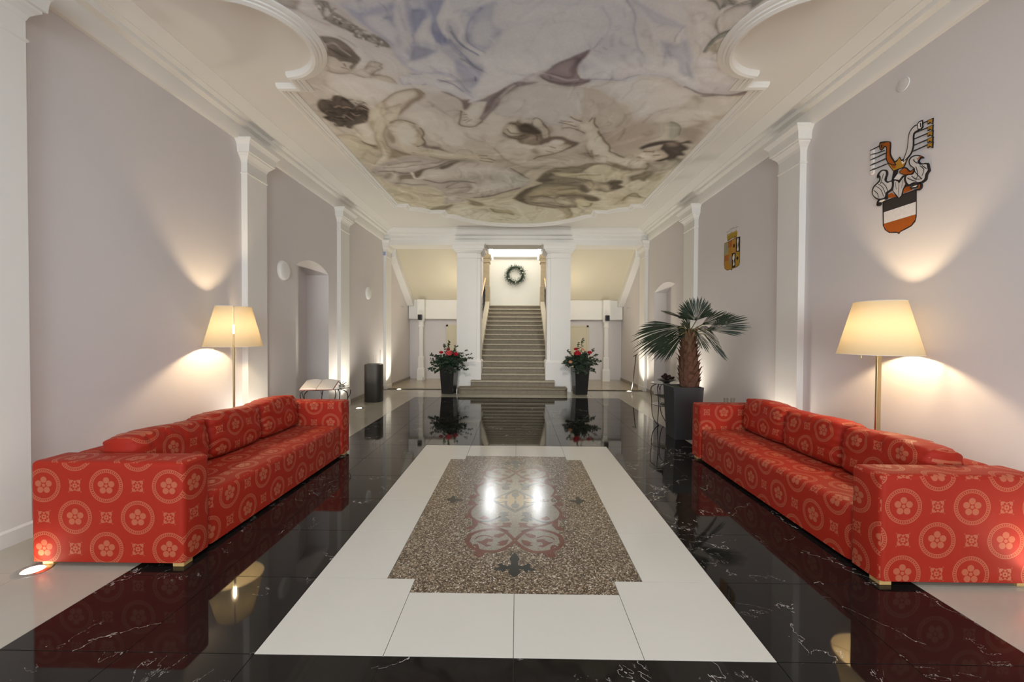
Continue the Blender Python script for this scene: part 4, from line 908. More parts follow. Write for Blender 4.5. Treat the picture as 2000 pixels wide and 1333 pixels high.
ARMS = """
shield 0 42 38 38 0 3.954 2.76 3.619 2.761 3.615 2.524 3.625 2.482 3.659 2.451 3.712 2.437 3.761 2.427 3.776 2.41 3.796 2.426 3.875 2.444 3.919 2.481 3.944 2.531
shield_band 0 58 52 50 0 3.938 2.748 3.626 2.751 3.624 2.653 3.936 2.655
shield_band 0 230 224 220 0 3.936 2.653 3.624 2.652 3.623 2.544 3.932 2.545
shield_band 0 168 88 28 0 3.931 2.543 3.623 2.543 3.627 2.501 3.664 2.461 3.717 2.448 3.761 2.436 3.776 2.423 3.802 2.439 3.865 2.45 3.903 2.476 3.929 2.517
helmet 0 42 38 38 0 3.849 2.932 3.722 2.921 3.71 2.816 3.743 2.764 3.768 2.73 3.798 2.736 3.825 2.782 3.852 2.829
helmet 0 207 202 198 0 3.838 2.919 3.796 2.889 3.732 2.911 3.725 2.84 3.749 2.803 3.763 2.752 3.783 2.74 3.809 2.777 3.841 2.821
helmet 0 42 38 38 0 3.812 2.919 3.786 2.867 3.732 2.916 3.752 2.928 3.781 2.898
helmet 1 42 38 38 0.004 3.786 2.867 3.789 2.807 3.782 2.749
helmet 1 42 38 38 0.003 3.822 2.894 3.81 2.824
helmet 1 42 38 38 0.003 3.746 2.884 3.759 2.816
helmet 0 168 88 28 0 3.893 2.772 3.892 2.805 3.857 2.81 3.819 2.771 3.809 2.756
helmet 0 168 88 28 0 3.743 2.764 3.734 2.802 3.705 2.817 3.671 2.798 3.661 2.767
helmet 0 42 38 38 0 3.859 2.927 3.845 2.997 3.794 2.996 3.812 2.928 3.838 2.9
helmet 0 230 224 220 0 3.835 2.927 3.798 2.96 3.752 2.928 3.786 2.901
crown 0 42 38 38 0 3.911 3.105 3.857 3.078 3.801 3.092 3.786 3.109 3.765 3.072 3.696 3.075 3.738 2.992 3.843 2.998
crown 0 184 134 44 0 3.898 3.093 3.857 3.068 3.805 3.075 3.786 3.099 3.763 3.057 3.704 3.064 3.744 3.001 3.84 3.007
crown 0 168 88 28 0 3.868 3.063 3.826 3.06 3.815 3.023 3.846 3.026
crown 0 230 224 220 0 3.765 3.058 3.715 3.056 3.734 3.032 3.754 3.026
horn 0 42 38 38 0 3.993 3.325 3.971 3.33 3.894 3.297 3.872 3.264 3.872 3.169 3.831 3.086 3.815 3.042 3.889 3.086 3.923 3.153 3.92 3.238 3.936 3.265 3.969 3.246 3.994 3.277
horn 0 168 88 28 0 3.943 3.302 3.894 3.289 3.883 3.267 3.883 3.169 3.842 3.086 3.831 3.057 3.887 3.095 3.912 3.149 3.909 3.233 3.92 3.266 3.942 3.273
horn 0 138 85 32 0 3.986 3.317 3.948 3.309 3.945 3.269 3.967 3.252 3.985 3.273
horn 0 42 38 38 0 3.975 3.3 3.961 3.298 3.963 3.265 3.974 3.274
horn 0 42 38 38 0 3.75 3.052 3.712 3.145 3.7 3.267 3.663 3.312 3.621 3.313 3.606 3.257 3.648 3.242 3.65 3.145 3.668 3.09 3.71 3.054
horn 0 207 202 198 0 3.74 3.052 3.705 3.142 3.693 3.259 3.658 3.302 3.621 3.304 3.611 3.267 3.657 3.254 3.66 3.149 3.678 3.094 3.715 3.065
horn 0 42 38 38 0 3.626 3.316 3.604 3.335 3.576 3.33 3.57 3.266 3.588 3.252 3.616 3.266
horn 0 230 224 220 0 3.617 3.311 3.601 3.323 3.58 3.319 3.578 3.274 3.593 3.264 3.611 3.273
horn 0 42 38 38 0 3.597 3.314 3.586 3.312 3.583 3.272 3.594 3.276
horn 0 42 38 38 0 3.783 2.973 3.724 2.991 3.679 2.939 3.639 2.947 3.643 2.909 3.692 2.899 3.752 2.938
horn 0 168 88 28 0 3.775 2.969 3.728 2.983 3.679 2.93 3.646 2.937 3.655 2.915 3.698 2.91 3.752 2.946
pennant 1 42 38 38 0.006 3.571 3.301 3.484 3.295
pennant 0 42 38 38 0 3.531 3.304 3.485 3.299 3.487 3.249 3.509 3.272 3.531 3.269
pennant 0 176 128 48 0 3.527 3.298 3.49 3.295 3.491 3.259 3.509 3.279 3.526 3.274
pennant 1 42 38 38 0.006 3.653 3.253 3.482 3.239
pennant 0 42 38 38 0 3.53 3.247 3.484 3.243 3.486 3.193 3.508 3.215 3.529 3.212
pennant 0 176 128 48 0 3.526 3.241 3.489 3.239 3.49 3.203 3.508 3.222 3.525 3.217
pennant 1 42 38 38 0.006 3.652 3.203 3.481 3.191
pennant 0 42 38 38 0 3.529 3.199 3.483 3.196 3.485 3.145 3.507 3.168 3.528 3.164
pennant 0 176 128 48 0 3.525 3.194 3.488 3.191 3.489 3.156 3.507 3.175 3.524 3.169
pennant 1 42 38 38 0.006 3.65 3.149 3.48 3.14
pennant 0 42 38 38 0 3.528 3.147 3.482 3.144 3.484 3.093 3.506 3.116 3.527 3.112
pennant 0 176 128 48 0 3.523 3.141 3.487 3.139 3.488 3.104 3.506 3.123 3.523 3.117
pennant 1 42 38 38 0.006 3.661 3.1 3.479 3.097
pennant 0 42 38 38 0 3.527 3.103 3.481 3.101 3.483 3.05 3.505 3.072 3.526 3.068
pennant 0 176 128 48 0 3.523 3.098 3.486 3.096 3.487 3.061 3.505 3.079 3.522 3.073
pennant 1 42 38 38 0.005 4.091 3.3 3.993 3.3
pennant 0 230 224 220 0 4.081 3.294 4.049 3.29 4.051 3.257 4.078 3.252
pennant 1 42 38 38 0.005 4.09 3.254 3.936 3.231
pennant 0 230 224 220 0 4.08 3.248 4.048 3.244 4.05 3.212 4.077 3.207
pennant 1 42 38 38 0.005 4.089 3.205 3.924 3.202
pennant 0 230 224 220 0 4.079 3.199 4.047 3.196 4.049 3.164 4.076 3.158
pennant 1 42 38 38 0.005 4.087 3.153 3.912 3.149
pennant 0 230 224 220 0 4.078 3.147 4.046 3.144 4.048 3.112 4.075 3.105
pennant 1 42 38 38 0.005 4.086 3.102 3.911 3.095
pennant 0 230 224 220 0 4.077 3.096 4.045 3.094 4.047 3.062 4.073 3.055
mantling 0 42 38 38 0 4.057 2.866 4.047 2.927 4.008 2.953 3.98 2.972 3.986 3.013 4.006 3.001 3.998 3.038 3.954 3.057 3.91 3.037 3.896 2.998 3.913 2.947 3.886 2.922 3.838 2.914 3.842 2.835 3.894 2.815 3.904 2.77 3.993 2.79
mantling 0 207 202 198 0 4.046 2.862 4.034 2.918 3.996 2.94 3.965 2.961 3.964 3 3.977 3.02 3.951 3.044 3.915 3.029 3.909 2.998 3.924 2.951 3.891 2.912 3.848 2.906 3.852 2.848 3.905 2.829 3.92 2.787 3.987 2.8
mantling 0 42 38 38 0 3.726 2.877 3.712 2.918 3.654 2.904 3.635 2.941 3.675 2.985 3.686 3.034 3.658 3.058 3.611 3.049 3.565 3.014 3.56 2.999 3.583 3.008 3.596 2.988 3.573 2.96 3.519 2.942 3.505 2.898 3.5 2.87 3.521 2.844 3.529 2.804 3.569 2.792 3.634 2.811 3.691 2.809
mantling 0 207 202 198 0 3.707 2.879 3.693 2.905 3.64 2.894 3.625 2.937 3.664 2.984 3.674 3.025 3.65 3.046 3.611 3.04 3.583 3.017 3.605 2.991 3.582 2.953 3.528 2.935 3.518 2.899 3.514 2.88 3.533 2.857 3.543 2.817 3.578 2.806 3.639 2.825 3.681 2.824
mantling 1 42 38 38 0.005 4.018 2.927 3.961 2.877 3.926 2.797
mantling 1 42 38 38 0.005 3.985 2.934 3.939 2.889 3.91 2.821
mantling 1 42 38 38 0.005 3.951 2.942 3.906 2.887 3.884 2.831
mantling 1 42 38 38 0.005 4.035 2.893 3.994 2.849 3.982 2.806
mantling 1 42 38 38 0.005 3.931 3.012 3.952 2.961 3.962 2.926
mantling 1 42 38 38 0.005 3.618 2.952 3.598 2.882 3.616 2.836
mantling 1 42 38 38 0.005 3.582 2.946 3.545 2.896 3.561 2.851
mantling 1 42 38 38 0.005 3.563 2.939 3.523 2.896
mantling 1 42 38 38 0.005 3.654 2.886 3.616 2.845 3.57 2.828
mantling 1 42 38 38 0.005 3.636 2.933 3.608 2.886 3.561 2.824
mantling 1 42 38 38 0.005 3.692 2.883 3.653 2.85 3.606 2.819
mantling 1 42 38 38 0.005 3.6 2.972 3.629 3.001 3.638 3.023
mantling 0 42 38 38 0 4.001 2.743 3.981 2.786 3.899 2.778 3.898 2.764 3.958 2.764 3.958 2.734 3.98 2.725
mantling 0 230 224 220 0 3.975 2.76 3.959 2.774 3.904 2.768 3.958 2.757
mantling 0 42 38 38 0 3.662 2.794 3.615 2.8 3.569 2.788 3.567 2.752 3.591 2.738 3.609 2.749 3.591 2.765 3.652 2.773
mantling 0 168 88 28 0 3.585 2.785 3.573 2.781 3.576 2.755 3.591 2.747
mantling 0 230 224 220 0 3.654 2.787 3.615 2.789 3.594 2.784 3.614 2.775
mantling 1 168 88 28 0.006 3.606 3.009 3.574 3.022
"""
ARMS_SMALL = """
shield 0 74 60 34 0 6.932 3.024 6.81 3.022 6.563 3.037 6.443 3.023 6.443 2.623 6.463 2.58 6.536 2.561 6.664 2.558 6.687 2.53 6.71 2.554 6.83 2.556 6.913 2.598 6.934 2.668
shield_field 0 176 128 48 0 6.921 3.018 6.802 3.012 6.684 3.018 6.672 2.559 6.83 2.564 6.903 2.6 6.921 2.666
shield_field 0 181 133 58 0 6.684 3.018 6.563 3.029 6.554 2.564 6.672 2.559
shield_field 0 168 135 44 0 6.56 2.807 6.454 2.791 6.453 2.625 6.478 2.587 6.554 2.564
shield_field 0 42 36 34 0 6.563 3.029 6.453 3.019 6.457 2.796 6.56 2.807
shield_field 0 42 36 34 0 6.682 2.809 6.569 2.801 6.569 2.567 6.675 2.566
shield_field 0 168 100 40 0 6.802 3.01 6.684 3.016 6.681 2.913 6.799 2.918
shield_field 0 168 100 40 0 6.908 2.808 6.788 2.806 6.786 2.708 6.912 2.714
shield_field 0 160 154 112 0 6.917 3.013 6.806 3.008 6.801 2.816 6.912 2.82
charge 0 138 134 136 0 6.866 2.985 6.828 2.985 6.815 2.925 6.838 2.848 6.858 2.868
charge 0 138 134 136 0 6.755 2.759 6.709 2.774 6.699 2.692 6.728 2.625 6.752 2.653
charge 0 216 212 206 0 6.532 2.983 6.497 3.014 6.485 2.964 6.498 2.905 6.477 2.823 6.528 2.822 6.512 2.893
charge 0 216 212 206 0 6.647 2.762 6.609 2.787 6.6 2.722 6.617 2.678 6.594 2.618 6.642 2.603 6.629 2.672 6.661 2.717
charge 0 28 26 24 0 6.643 2.921 6.621 2.952 6.596 2.927 6.602 2.896 6.622 2.885 6.641 2.9
charge 0 28 26 24 0 6.547 2.704 6.514 2.729 6.478 2.699 6.509 2.666
crown 0 168 135 44 0 6.846 3.144 6.688 3.15 6.519 3.143 6.534 3.038 6.685 3.05 6.818 3.032
crown 0 138 100 32 0 6.819 3.056 6.534 3.058 6.534 3.038 6.685 3.05 6.818 3.032
crown 0 208 202 196 0 6.855 3.188 6.839 3.198 6.819 3.179 6.832 3.166 6.83 3.108 6.843 3.111 6.845 3.169
crown 1 58 48 40 0.004 6.855 3.188 6.822 3.185
crown 0 208 202 196 0 6.799 3.19 6.783 3.201 6.763 3.181 6.776 3.168 6.774 3.111 6.787 3.114 6.788 3.171
crown 1 58 48 40 0.004 6.799 3.19 6.767 3.187
crown 0 208 202 196 0 6.744 3.208 6.728 3.219 6.709 3.2 6.721 3.187 6.72 3.13 6.732 3.133 6.734 3.19
crown 1 58 48 40 0.004 6.744 3.208 6.712 3.205
crown 0 208 202 196 0 6.689 3.211 6.674 3.221 6.655 3.202 6.667 3.189 6.666 3.133 6.678 3.136 6.679 3.192
crown 1 58 48 40 0.004 6.689 3.211 6.658 3.207
crown 0 208 202 196 0 6.643 3.203 6.628 3.213 6.609 3.194 6.621 3.181 6.62 3.126 6.632 3.129 6.633 3.184
crown 1 58 48 40 0.004 6.643 3.203 6.613 3.2
crown 0 208 202 196 0 6.575 3.193 6.56 3.203 6.542 3.185 6.554 3.172 6.552 3.117 6.564 3.12 6.566 3.175
crown 1 58 48 40 0.004 6.575 3.193 6.545 3.19
crown 0 208 202 196 0 6.531 3.193 6.516 3.203 6.498 3.185 6.509 3.172 6.508 3.117 6.52 3.12 6.521 3.175
crown 1 58 48 40 0.004 6.531 3.193 6.501 3.19
"""
# ------------------------------------------------------------------ the setting
XL, XR, FL, FR, ZC = -3.58, 3.45, -3.50, 3.37, 4.27
YB, YE, YP = -9.0, 10.98, 13.7       # entrance wall, far beam, back of the side passages
CX = -0.065


def struct(mb, name, mat, **kw):
    return mb.build(name, mat, kind='structure', **kw)


# floor: recessed grout bed, every slab a piece of its own
floor = struct(MB().box(XL - 0.5, XR + 0.5, YB, 11.08, -0.12, -0.005), 'floor', M['grout'])
OFF[floor.name] = Vector((0, 0, 0))
Y0, T = 1.865, 0.60
_slabs = {}


def slab(x0, x1, y0, y1, mat, name):
    g = 0.0014
    key = (round(x1 - x0, 3), round(y1 - y0, 3), name)
    if key not in _slabs:
        a, b2 = (x1 - x0) / 2 - g, (y1 - y0) / 2 - g
        o = MB().box(-a, a, -b2, b2, -0.010, 0).build(name, mat, floor, bevel=0.0006, bseg=1)
        _slabs[key] = o
    else:
        o = _slabs[key].copy(); COL.objects.link(o)
    o.location = ((x0 + x1) / 2, (y0 + y1) / 2, 0)
    return o


def white_panel(i, n):
    return -2 <= i < 2 and 0 <= n < 6


for n in range(-4, 15):
    y0 = Y0 + n * T; y1 = min(y0 + T, 11.07)
    for i in range(-4, 4):
        x0 = i * T
        if white_panel(i, n):
            continue
        if n <= 12: slab(x0, x0 + T, y0, y1, M['black'], 'black_tile')
        else: slab(x0, x0 + T, y0, y1, M['beige'], 'beige_tile')
    for a, b2 in ((XL - 0.0, -3.0), (-3.0, -2.4), (2.4, 3.0), (3.0, XR)):
        slab(a, b2, y0, y1, M['beige'], 'beige_tile')
slab(-2.4, 2.4, YB, Y0 - 4 * T, M['black'], 'black_tile'); slab(XL, -2.4, YB, Y0 - 4 * T, M['beige'], 'beige_tile'); slab(2.4, XR, YB, Y0 - 4 * T, M['beige'], 'beige_tile')
# white frame of the mosaic: notched slabs
MX, MX2, MY0, MY1 = 0.60, 0.77, Y0 + T, Y0 + 5 * T       # mosaic: wide part MX2 x (MY0..MY1), narrow part MX x (MY0-.13 .. MY1+.13)
g = 0.0014
for s in (-1, 1):
    for n, (y0, y1) in enumerate([(Y0, Y0 + T), (Y0 + 5 * T, Y0 + 6 * T)]):
        x = sorted((s * 0.6, s * 1.2)); slab(x[0], x[1], y0, y1, M['tile'], 'white_tile')
        x = sorted((0.0, s * 0.6))
        if n == 0: slab(x[0], x[1], y0, y1 - 0.13, M['tile'], 'white_tile')
        else: slab(x[0], x[1], y0 + 0.13, y1, M['tile'], 'white_tile')
    for n in range(1, 5):
        x = sorted((s * MX2, s * 1.2)); slab(x[0], x[1], Y0 + n * T, Y0 + (n + 1) * T, M['tile'], 'white_tile')
mb = MB(); mc = 0.0015
flatpoly(mb, [(-MX2 + mc, MY0 + mc), (-MX + mc, MY0 + mc), (-MX + mc, MY0 - .13 + mc), (MX - mc, MY0 - .13 + mc), (MX - mc, MY0 + mc), (MX2 - mc, MY0 + mc), (MX2 - mc, MY1 - mc), (MX - mc, MY1 - mc), (MX - mc, MY1 + .13 - mc), (-MX + mc, MY1 + .13 - mc), (-MX + mc, MY1 - mc), (-MX2 + mc, MY1 - mc)], -0.010, 0)
mb.build('terrazzo_panel', M['terrazzo'], floor, label='brown speckled terrazzo panel with notched corners')
MYC = (MY0 + MY1) / 2
INL = {'r': 'red_scroll_inlay', 'l': 'pale_inlay', 'k': 'black_inlay', 'b': 'slate_inlay', 'y': 'ochre_inlay'}
kz = 0
for line in MOSAIC.split('\n'):
    q = line.split()
    if len(q) < 5: continue
    v = [float(a) for a in q[4:]]; pts = list(zip(v[::2], v[1::2])); lv = int(q[2])
    z1 = 0.0003 + 0.0004 * lv; kz = kz + 1
    for sx in (1, -1):
        for sy in (1, -1):
            P_ = [(sx * x, MYC + sy * y) for x, y in pts]
            mb = MB(); z1 += 0.0000025 * (kz % 9 + 1)
            if q[0] == '0': flatpoly(mb, P_, -0.001, z1)
            else: striploft(mb, P_, float(q[3]), -0.001, z1 + 0.00015)
            mb.build(INL[q[1]], M[q[1]], floor)
FLE = [(0.452, 3.658), (0.50, 3.672), (0.544, 3.681), (0.552, 3.742), (0.579, 3.758), (0.583, 3.703), (0.63, 3.665), (0.584, 3.632), (0.565, 3.586), (0.540, 3.585), (0.530, 3.637), (0.49, 3.645)]
for s in (-1, 1):
    mb = MB(); flatpoly(mb, [(s * x, y) for x, y in FLE], -0.001, 0.0008); mb.build('black_inlay', M['k'], floor)

# stone threshold and floor of the side passages
struct(MB().box(XL, XR, 11.07, 11.15, -0.05, 0.004), 'trim_1', M['step'], bevel=0.002)
struct(MB().box(XL, XR, 11.15, 17.3, -0.12, 0.0), 'floor_passage', M['passage'])


# side walls with an arched niche each
def side_wall(name, X, s, ya, yb, zs, zp, dep, y_end):
    """X = room face, s = -1 left / +1 right; niche ya..yb, springing zs, crown zp"""
    mb = MB(); xo = X + s * (dep + 0.12); yc = (ya + yb) / 2
    mb.box(*sorted((X, xo)), YB - 0.2, ya, -0.1, 5.4); mb.box(*sorted((X, xo)), yb, y_end, -0.1, 5.4)
    N = 20; arc = [(yc + (yb - ya) / 2 * math.cos(PI * (1 - k / N)), 0) for k in range(N + 1)]
    h = zp - zs; wd = (yb - ya) / 2; R = (wd * wd + h * h) / (2 * h)
    arc = [(y, zp - R + math.sqrt(R * R - (y - yc) ** 2)) for y in [ya + (yb - ya) * k / N for k in range(N + 1)]]
    xb = X + s * dep
    for k in range(N):
        (y0, z0), (y1, z1) = arc[k], arc[k + 1]
        mb.add([(X, y0, z0), (X, y1, z1), (X, y1, 5.4), (X, y0, 5.4)], [(0, 1, 2, 3)])
        mb.add([(X, y0, z0), (X, y1, z1), (xb, y1, z1), (xb, y0, z0)], [(0, 1, 2, 3)])
    mb.box(*sorted((xb, xo)), ya, yb, -0.1, 3.2)
    return struct(mb, name, M['wall'])


side_wall('wall_left', XL, -1, 6.62, 7.79, 2.59, 2.75, 0.42, YP + 0.1)
side_wall('wall_right', XR, 1, 8.93, 10.40, 2.55, 2.72, 0.30, YP + 0.1)
# entrance wall behind the camera, open for the glazed doors
mb = MB()
mb.box(XL - 0.6, -2.75, YB - 0.2, YB, -0.1, 5.4).box(2.65, XR + 0.6, YB - 0.2, YB, -0.1, 5.4).box(-2.75, 2.65, YB - 0.2, YB, 3.85, 5.4)
struct(mb, 'wall_entrance', M['wall'])
w1 = struct(MB().box(-2.75, 2.65, YB - 0.16, YB - 0.10, 0, 0.12).box(-2.75, 2.65, YB - 0.16, YB - 0.10, 2.5, 2.6).box(-2.75, 2.65, YB - 0.16, YB - 0.10, 3.75, 3.85), 'window_1', M['white'])
OFF[w1.name] = Vector()
for k in range(6):
    x = -2.75 + k * 1.068
    MB().box(x, x + 0.06, YB - 0.165, YB - 0.095, 0, 3.85).build('mullion', M['white'], w1)
# skirting
for nm, X, s in (('baseboard_left', XL, 1), ('baseboard_right', XR, -1)):
    mb = MB()
    for a, b2 in ((YB, 6.62), (7.79, YP)) if s == 1 else ((YB, 8.93), (10.4, YP)):
        mb.box(*sorted((X, X + s * 0.018)), a, b2, 0, 0.075)
    struct(mb, nm, M['base'], bevel=0.004)

# ceiling and its cornices
struct(MB().box(XL - 0.6, XR + 0.6, YB - 0.2, YE + 0.3, ZC, ZC + 0.12), 'ceiling', M['ceil'])
PROF = [(0, -0.32), (0.035, -0.315), (0.06, -0.28), (0.06, -0.15), (0.135, -0.145), (0.14, -0.135), (0.14, -0.10), (0.20, -0.085), (0.20, -0.075), (0.25, -0.05), (0.31, -0.02), (0.34, -0.005), (0.34, 0.02), (0, 0.02)]
struct(sweep(MB(), [(XL, YE), (XL, YB)], PROF, ZC), 'trim_2', M['white'], smooth='auto')
struct(sweep(MB(), [(XR, YB), (XR, YE)], PROF, ZC), 'trim_3', M['white'], smooth='auto')
# beam over the columns, stepped and moulded front
BP = [(11.45, 3.85), (10.93, 3.85), (10.93, 3.99), (10.915, 4.0), (10.90, 4.01), (10.90, 4.08), (10.86, 4.095), (10.84, 4.12), (10.84, 4.15), (10.80, 4.17), (10.76, 4.23), (10.72, 4.25), (10.72, 4.29), (11.45, 4.29)]
mb = MB().loft([[(x, y, z) for y, z in BP] for x in (XL + 0.02, XR - 0.02)])
struct(mb, 'trim_4', M['white'])
struct(MB().box(XL - 0.5, XR + 0.5, 11.0, 11.45, 4.25, 5.6), 'wall_over_beam', M['white'])
# beam breaks forward slightly over the column pair
BP2 = [(y - 0.03 if y < 11 else y, z) for y, z in BP if z < 4.2]
BP2 = [(10.90, 3.852), (10.90, 3.99), (10.885, 4.0), (10.87, 4.01), (10.87, 4.08), (10.83, 4.095), (10.81, 4.12), (10.81, 4.15), (10.80, 4.17), (11.2, 4.17), (11.2, 3.852)]
struct(MB().loft([[(x, y, z) for y, z in BP2] for x in (-1.74, 1.60)]), 'trim_5', M['white'])

# ceiling painting and its moulded frame
FC = 0.03


def outline():
    h = [(0, 10.42), (.6, 10.34), (1.05, 10.10), (1.42, 9.80), (1.58, 9.64), (1.72, 9.60), (1.72, 9.30), (2.0, 9.30), (2.06, 9.22), (2.16, 9.14), (2.29, 9.08), (2.43, 9.06), (2.43, 8.86), (2.65, 8.86), (2.65, 4.66), (2.43, 4.66), (2.43, 4.455)]
    h[0:6] = [(0, 10.42), (.2, 10.415), (.4, 10.39), (.6, 10.345), (.8, 10.27), (1.0, 10.16), (1.2, 10.02), (1.35, 9.88), (1.46, 9.74), (1.56, 9.64), (1.72, 9.60)]
    cx_, cy_, r = 2.53, 3.9, 0.565
    for k in range(1, 24):
        a = math.radians(100.3 + 159.4 * k / 24); h.append((cx_ + r * math.cos(a), cy_ + r * math.sin(a)))
    h += [(2.43, 3.345), (2.43, 3.14), (2.65, 3.14), (2.65, -2.6)]
    return h


half = outline()
loop = [(FC + x, y) for x, y in half] + [(FC - x, y) for x, y in reversed(half) if x > 0]
mp = [(-.075, 0.01), (-.075, -.015), (-.055, -.028), (-.03, -.03), (-.025, -.042), (.0, -.046), (.004, -.056), (.035, -.068), (.062, -.058), (.075, -.03), (.078, 0.01)]
# travel is clockwise seen from above: left of travel is outside
struct(sweep(MB(), loop, mp, ZC, closed=True), 'trim_6', M['white'], smooth='auto')

XS = np.arange(FC - 2.66, FC + 2.67, 0.0125)
ys = [3.12]
while ys[-1] < 10.46: ys.append(ys[-1] + 0.0125 * max(1, (ys[-1] / 3.6)) ** 1.25)
YS = np.array(list(np.arange(-2.6, 3.1, 0.06)) + ys)
GX, GY = np.meshgrid(XS, YS); PX, PY = GX.ravel(), GY.ravel()


def polydist(pts, x, y):
    """signed distance (negative inside) from points to polygon"""
    p = np.array(pts); n_ = len(p); d2 = np.full(x.shape, 1e9); ins = np.zeros(x.shape, bool)
    for i in range(n_):
        a, c2 = p[i], p[(i + 1) % n_]; e = c2 - a; wx, wy = x - a[0], y - a[1]
        tt = np.clip((wx * e[0] + wy * e[1]) / max(1e-12, e @ e), 0, 1)
        d2 = np.minimum(d2, (wx - tt * e[0]) ** 2 + (wy - tt * e[1]) ** 2)
        cnd = ((a[1] <= y) & (c2[1] > y)) | ((c2[1] <= y) & (a[1] > y))
        if abs(e[1]) > 1e-12: ins ^= cnd & (x < a[0] + (y - a[1]) / e[1] * e[0])
    return np.where(ins, -1, 1) * np.sqrt(d2)


def linedist(pts, x, y):
    p = np.array(pts); d2 = np.full(x.shape, 1e9)
    for i in range(len(p) - 1):
        a, e = p[i], p[i + 1] - p[i]; wx, wy = x - a[0], y - a[1]
        tt = np.clip((wx * e[0] + wy * e[1]) / max(1e-12, e @ e), 0, 1)
        d2 = np.minimum(d2, (wx - tt * e[0]) ** 2 + (wy - tt * e[1]) ** 2)
    return np.sqrt(d2)


def smoothpts(P, closed):
    P = [Vector(p) for p in P]; n_ = len(P); Q = []
    if n_ < 3: return [tuple(p) for p in P]
    for i in range(n_ if closed else n_ - 1):
        g_ = (lambda k: P[k % n_]) if closed else (lambda k: P[min(max(k, 0), n_ - 1)])
        p0, p1, p2, p3 = g_(i - 1), g_(i), g_(i + 1), g_(i + 2)
        for k in range(3):
            s_ = k / 3
            Q.append(tuple(0.5 * ((2 * p1) + (p2 - p0) * s_ + (2 * p0 - 5 * p1 + 4 * p2 - p3) * s_ ** 2 + (3 * p1 - p0 - 3 * p2 + p3) * s_ ** 3)))
    if not closed: Q.append(tuple(P[-1]))
    return Q


GS = [(3.0, (160, 155, 153)), (4.4, (160, 152, 143)), (5.2, (152, 142, 130)), (6.6, (140, 128, 110)), (8.2, (146, 135, 110)), (10.5, (150, 141, 116))]
tl = lambda c: np.where(np.array(c) / 255 <= 0.04045, np.array(c) / 255 / 12.92, ((np.array(c) / 255 + 0.055) / 1.055) ** 2.4)
WX_ = PX + .013 * np.sin(7.1 * PY + 2.3 * np.sin(3.7 * PX)) + .006 * np.sin(19 * PY + 11 * PX)
WY_ = PY + .013 * np.sin(6.3 * PX + 1.9 * np.sin(4.1 * PY)) + .006 * np.sin(17 * PX - 13 * PY)
PG = np.stack([np.interp(PY, [k for k, _ in GS], [tl(c)[j] for _, c in GS]) for j in range(3)], 1)
for line in FRESCO.split('\n'):
    q = line.split()
    if len(q) < 7: continue
    v = [float(a) for a in q[6:]]; pts = list(zip(v[::2], v[1::2])); wd, op = float(q[4]), float(q[5]); col = np.array(srgb(int(q[1]), int(q[2]), int(q[3])))
    if q[0] == '0' and len(pts) >= 4: pts = smoothpts(pts, True)
    if q[0] == '1': pts = smoothpts(pts, False)
    A = np.array(pts); mg = wd * (1.6 if q[0] == '0' else 4.5) + 0.02
    idx = np.nonzero((PX > A[:, 0].min() - mg) & (PX < A[:, 0].max() + mg) & (PY > A[:, 1].min() - mg) & (PY < A[:, 1].max() + mg))[0]
    if not len(idx): continue
    if q[0] == '0':
        d_ = polydist(pts, WX_[idx], WY_[idx]); al = np.clip(0.5 - d_ / (wd * 1.9 + 1e-6), 0, 1)
        if wd < 0.12 and op > 0.75: rim = np.clip(1 - np.abs(d_ + wd * .6) / (wd * 1.1 + .012), 0, 1)[:, None] * 0.16; col = col * (1 - rim)
    else:
        d_ = linedist(pts, WX_[idx], WY_[idx]); al = np.clip(1.1 - d_ / (wd * 0.70 + 0.005), 0, 1) * 0.8
        if col.mean() < 0.22 and len(pts) > 3:      # soft modelling shade beside a drawn contour
            PG[idx] *= (1 - 0.16 * np.clip(1 - d_ / mg, 0, 1) ** 1.5)[:, None]
    al = (al * al * (3 - 2 * al) * op)[:, None]
    PG[idx] = PG[idx] * (1 - al) + col * al
# brush work: soft streaks along a swirling direction field, darker or lighter than the ground they cross
rs = np.random.RandomState(4)
for k in range(1500):
    y_ = 3.15 + (10.3 - 3.15) * rs.rand() ** 1.25; x_ = FC + (rs.rand() - .5) * 5.2; sc_ = (y_ / 4.2) ** .8
    th_ = 1.1 * math.sin(1.3 * x_ + .7 * y_) + .9 * math.sin(2.1 * y_ - 1.1 * x_ + 1) + (1.2 if y_ < 4.5 else 0.1) + rs.randn() * .15
    L_, wd = (.10 + .28 * rs.rand()) * sc_, (.022 + .045 * rs.rand() ** 2) * sc_
    cv_ = rs.randn() * .9; pts = [(x_ + L_ * (q - .5) * math.cos(th_ + cv_ * (q - .5)), y_ + L_ * (q - .5) * math.sin(th_ + cv_ * (q - .5))) for q in (0, .25, .5, .75, 1)]
    A = np.array(pts); mg = wd * 2
    r0, r1 = np.searchsorted(YS, A[:, 1].min() - mg), np.searchsorted(YS, A[:, 1].max() + mg); c0, c1 = np.searchsorted(XS, A[:, 0].min() - mg), np.searchsorted(XS, A[:, 0].max() + mg)
    if r1 <= r0 or c1 <= c0: continue
    idx = (np.arange(r0, r1)[:, None] * len(XS) + np.arange(c0, c1)[None, :]).ravel()
    al = np.clip(1 - linedist(pts, PX[idx], PY[idx]) / wd, 0, 1)
    PG[idx] *= (1 + (0.10 if rs.rand() < .5 else -0.13) * rs.rand() * al * al * (3 - 2 * al) * 1.5)[:, None]
lum = PG @ np.array([.3, .59, .11]); PG = PG * 0.80 + lum[:, None] * 0.20
PG = PG * (np.clip(lum, .01, 1)[:, None] / 0.36) ** 0.30
PG = PG * np.array([3.3, 3.38, 3.5]); PG = PG / (1 + (PG / 0.93) ** 3) ** (1 / 3)
inside = (polydist(loop, PX, PY) < 0).reshape(GX.shape)
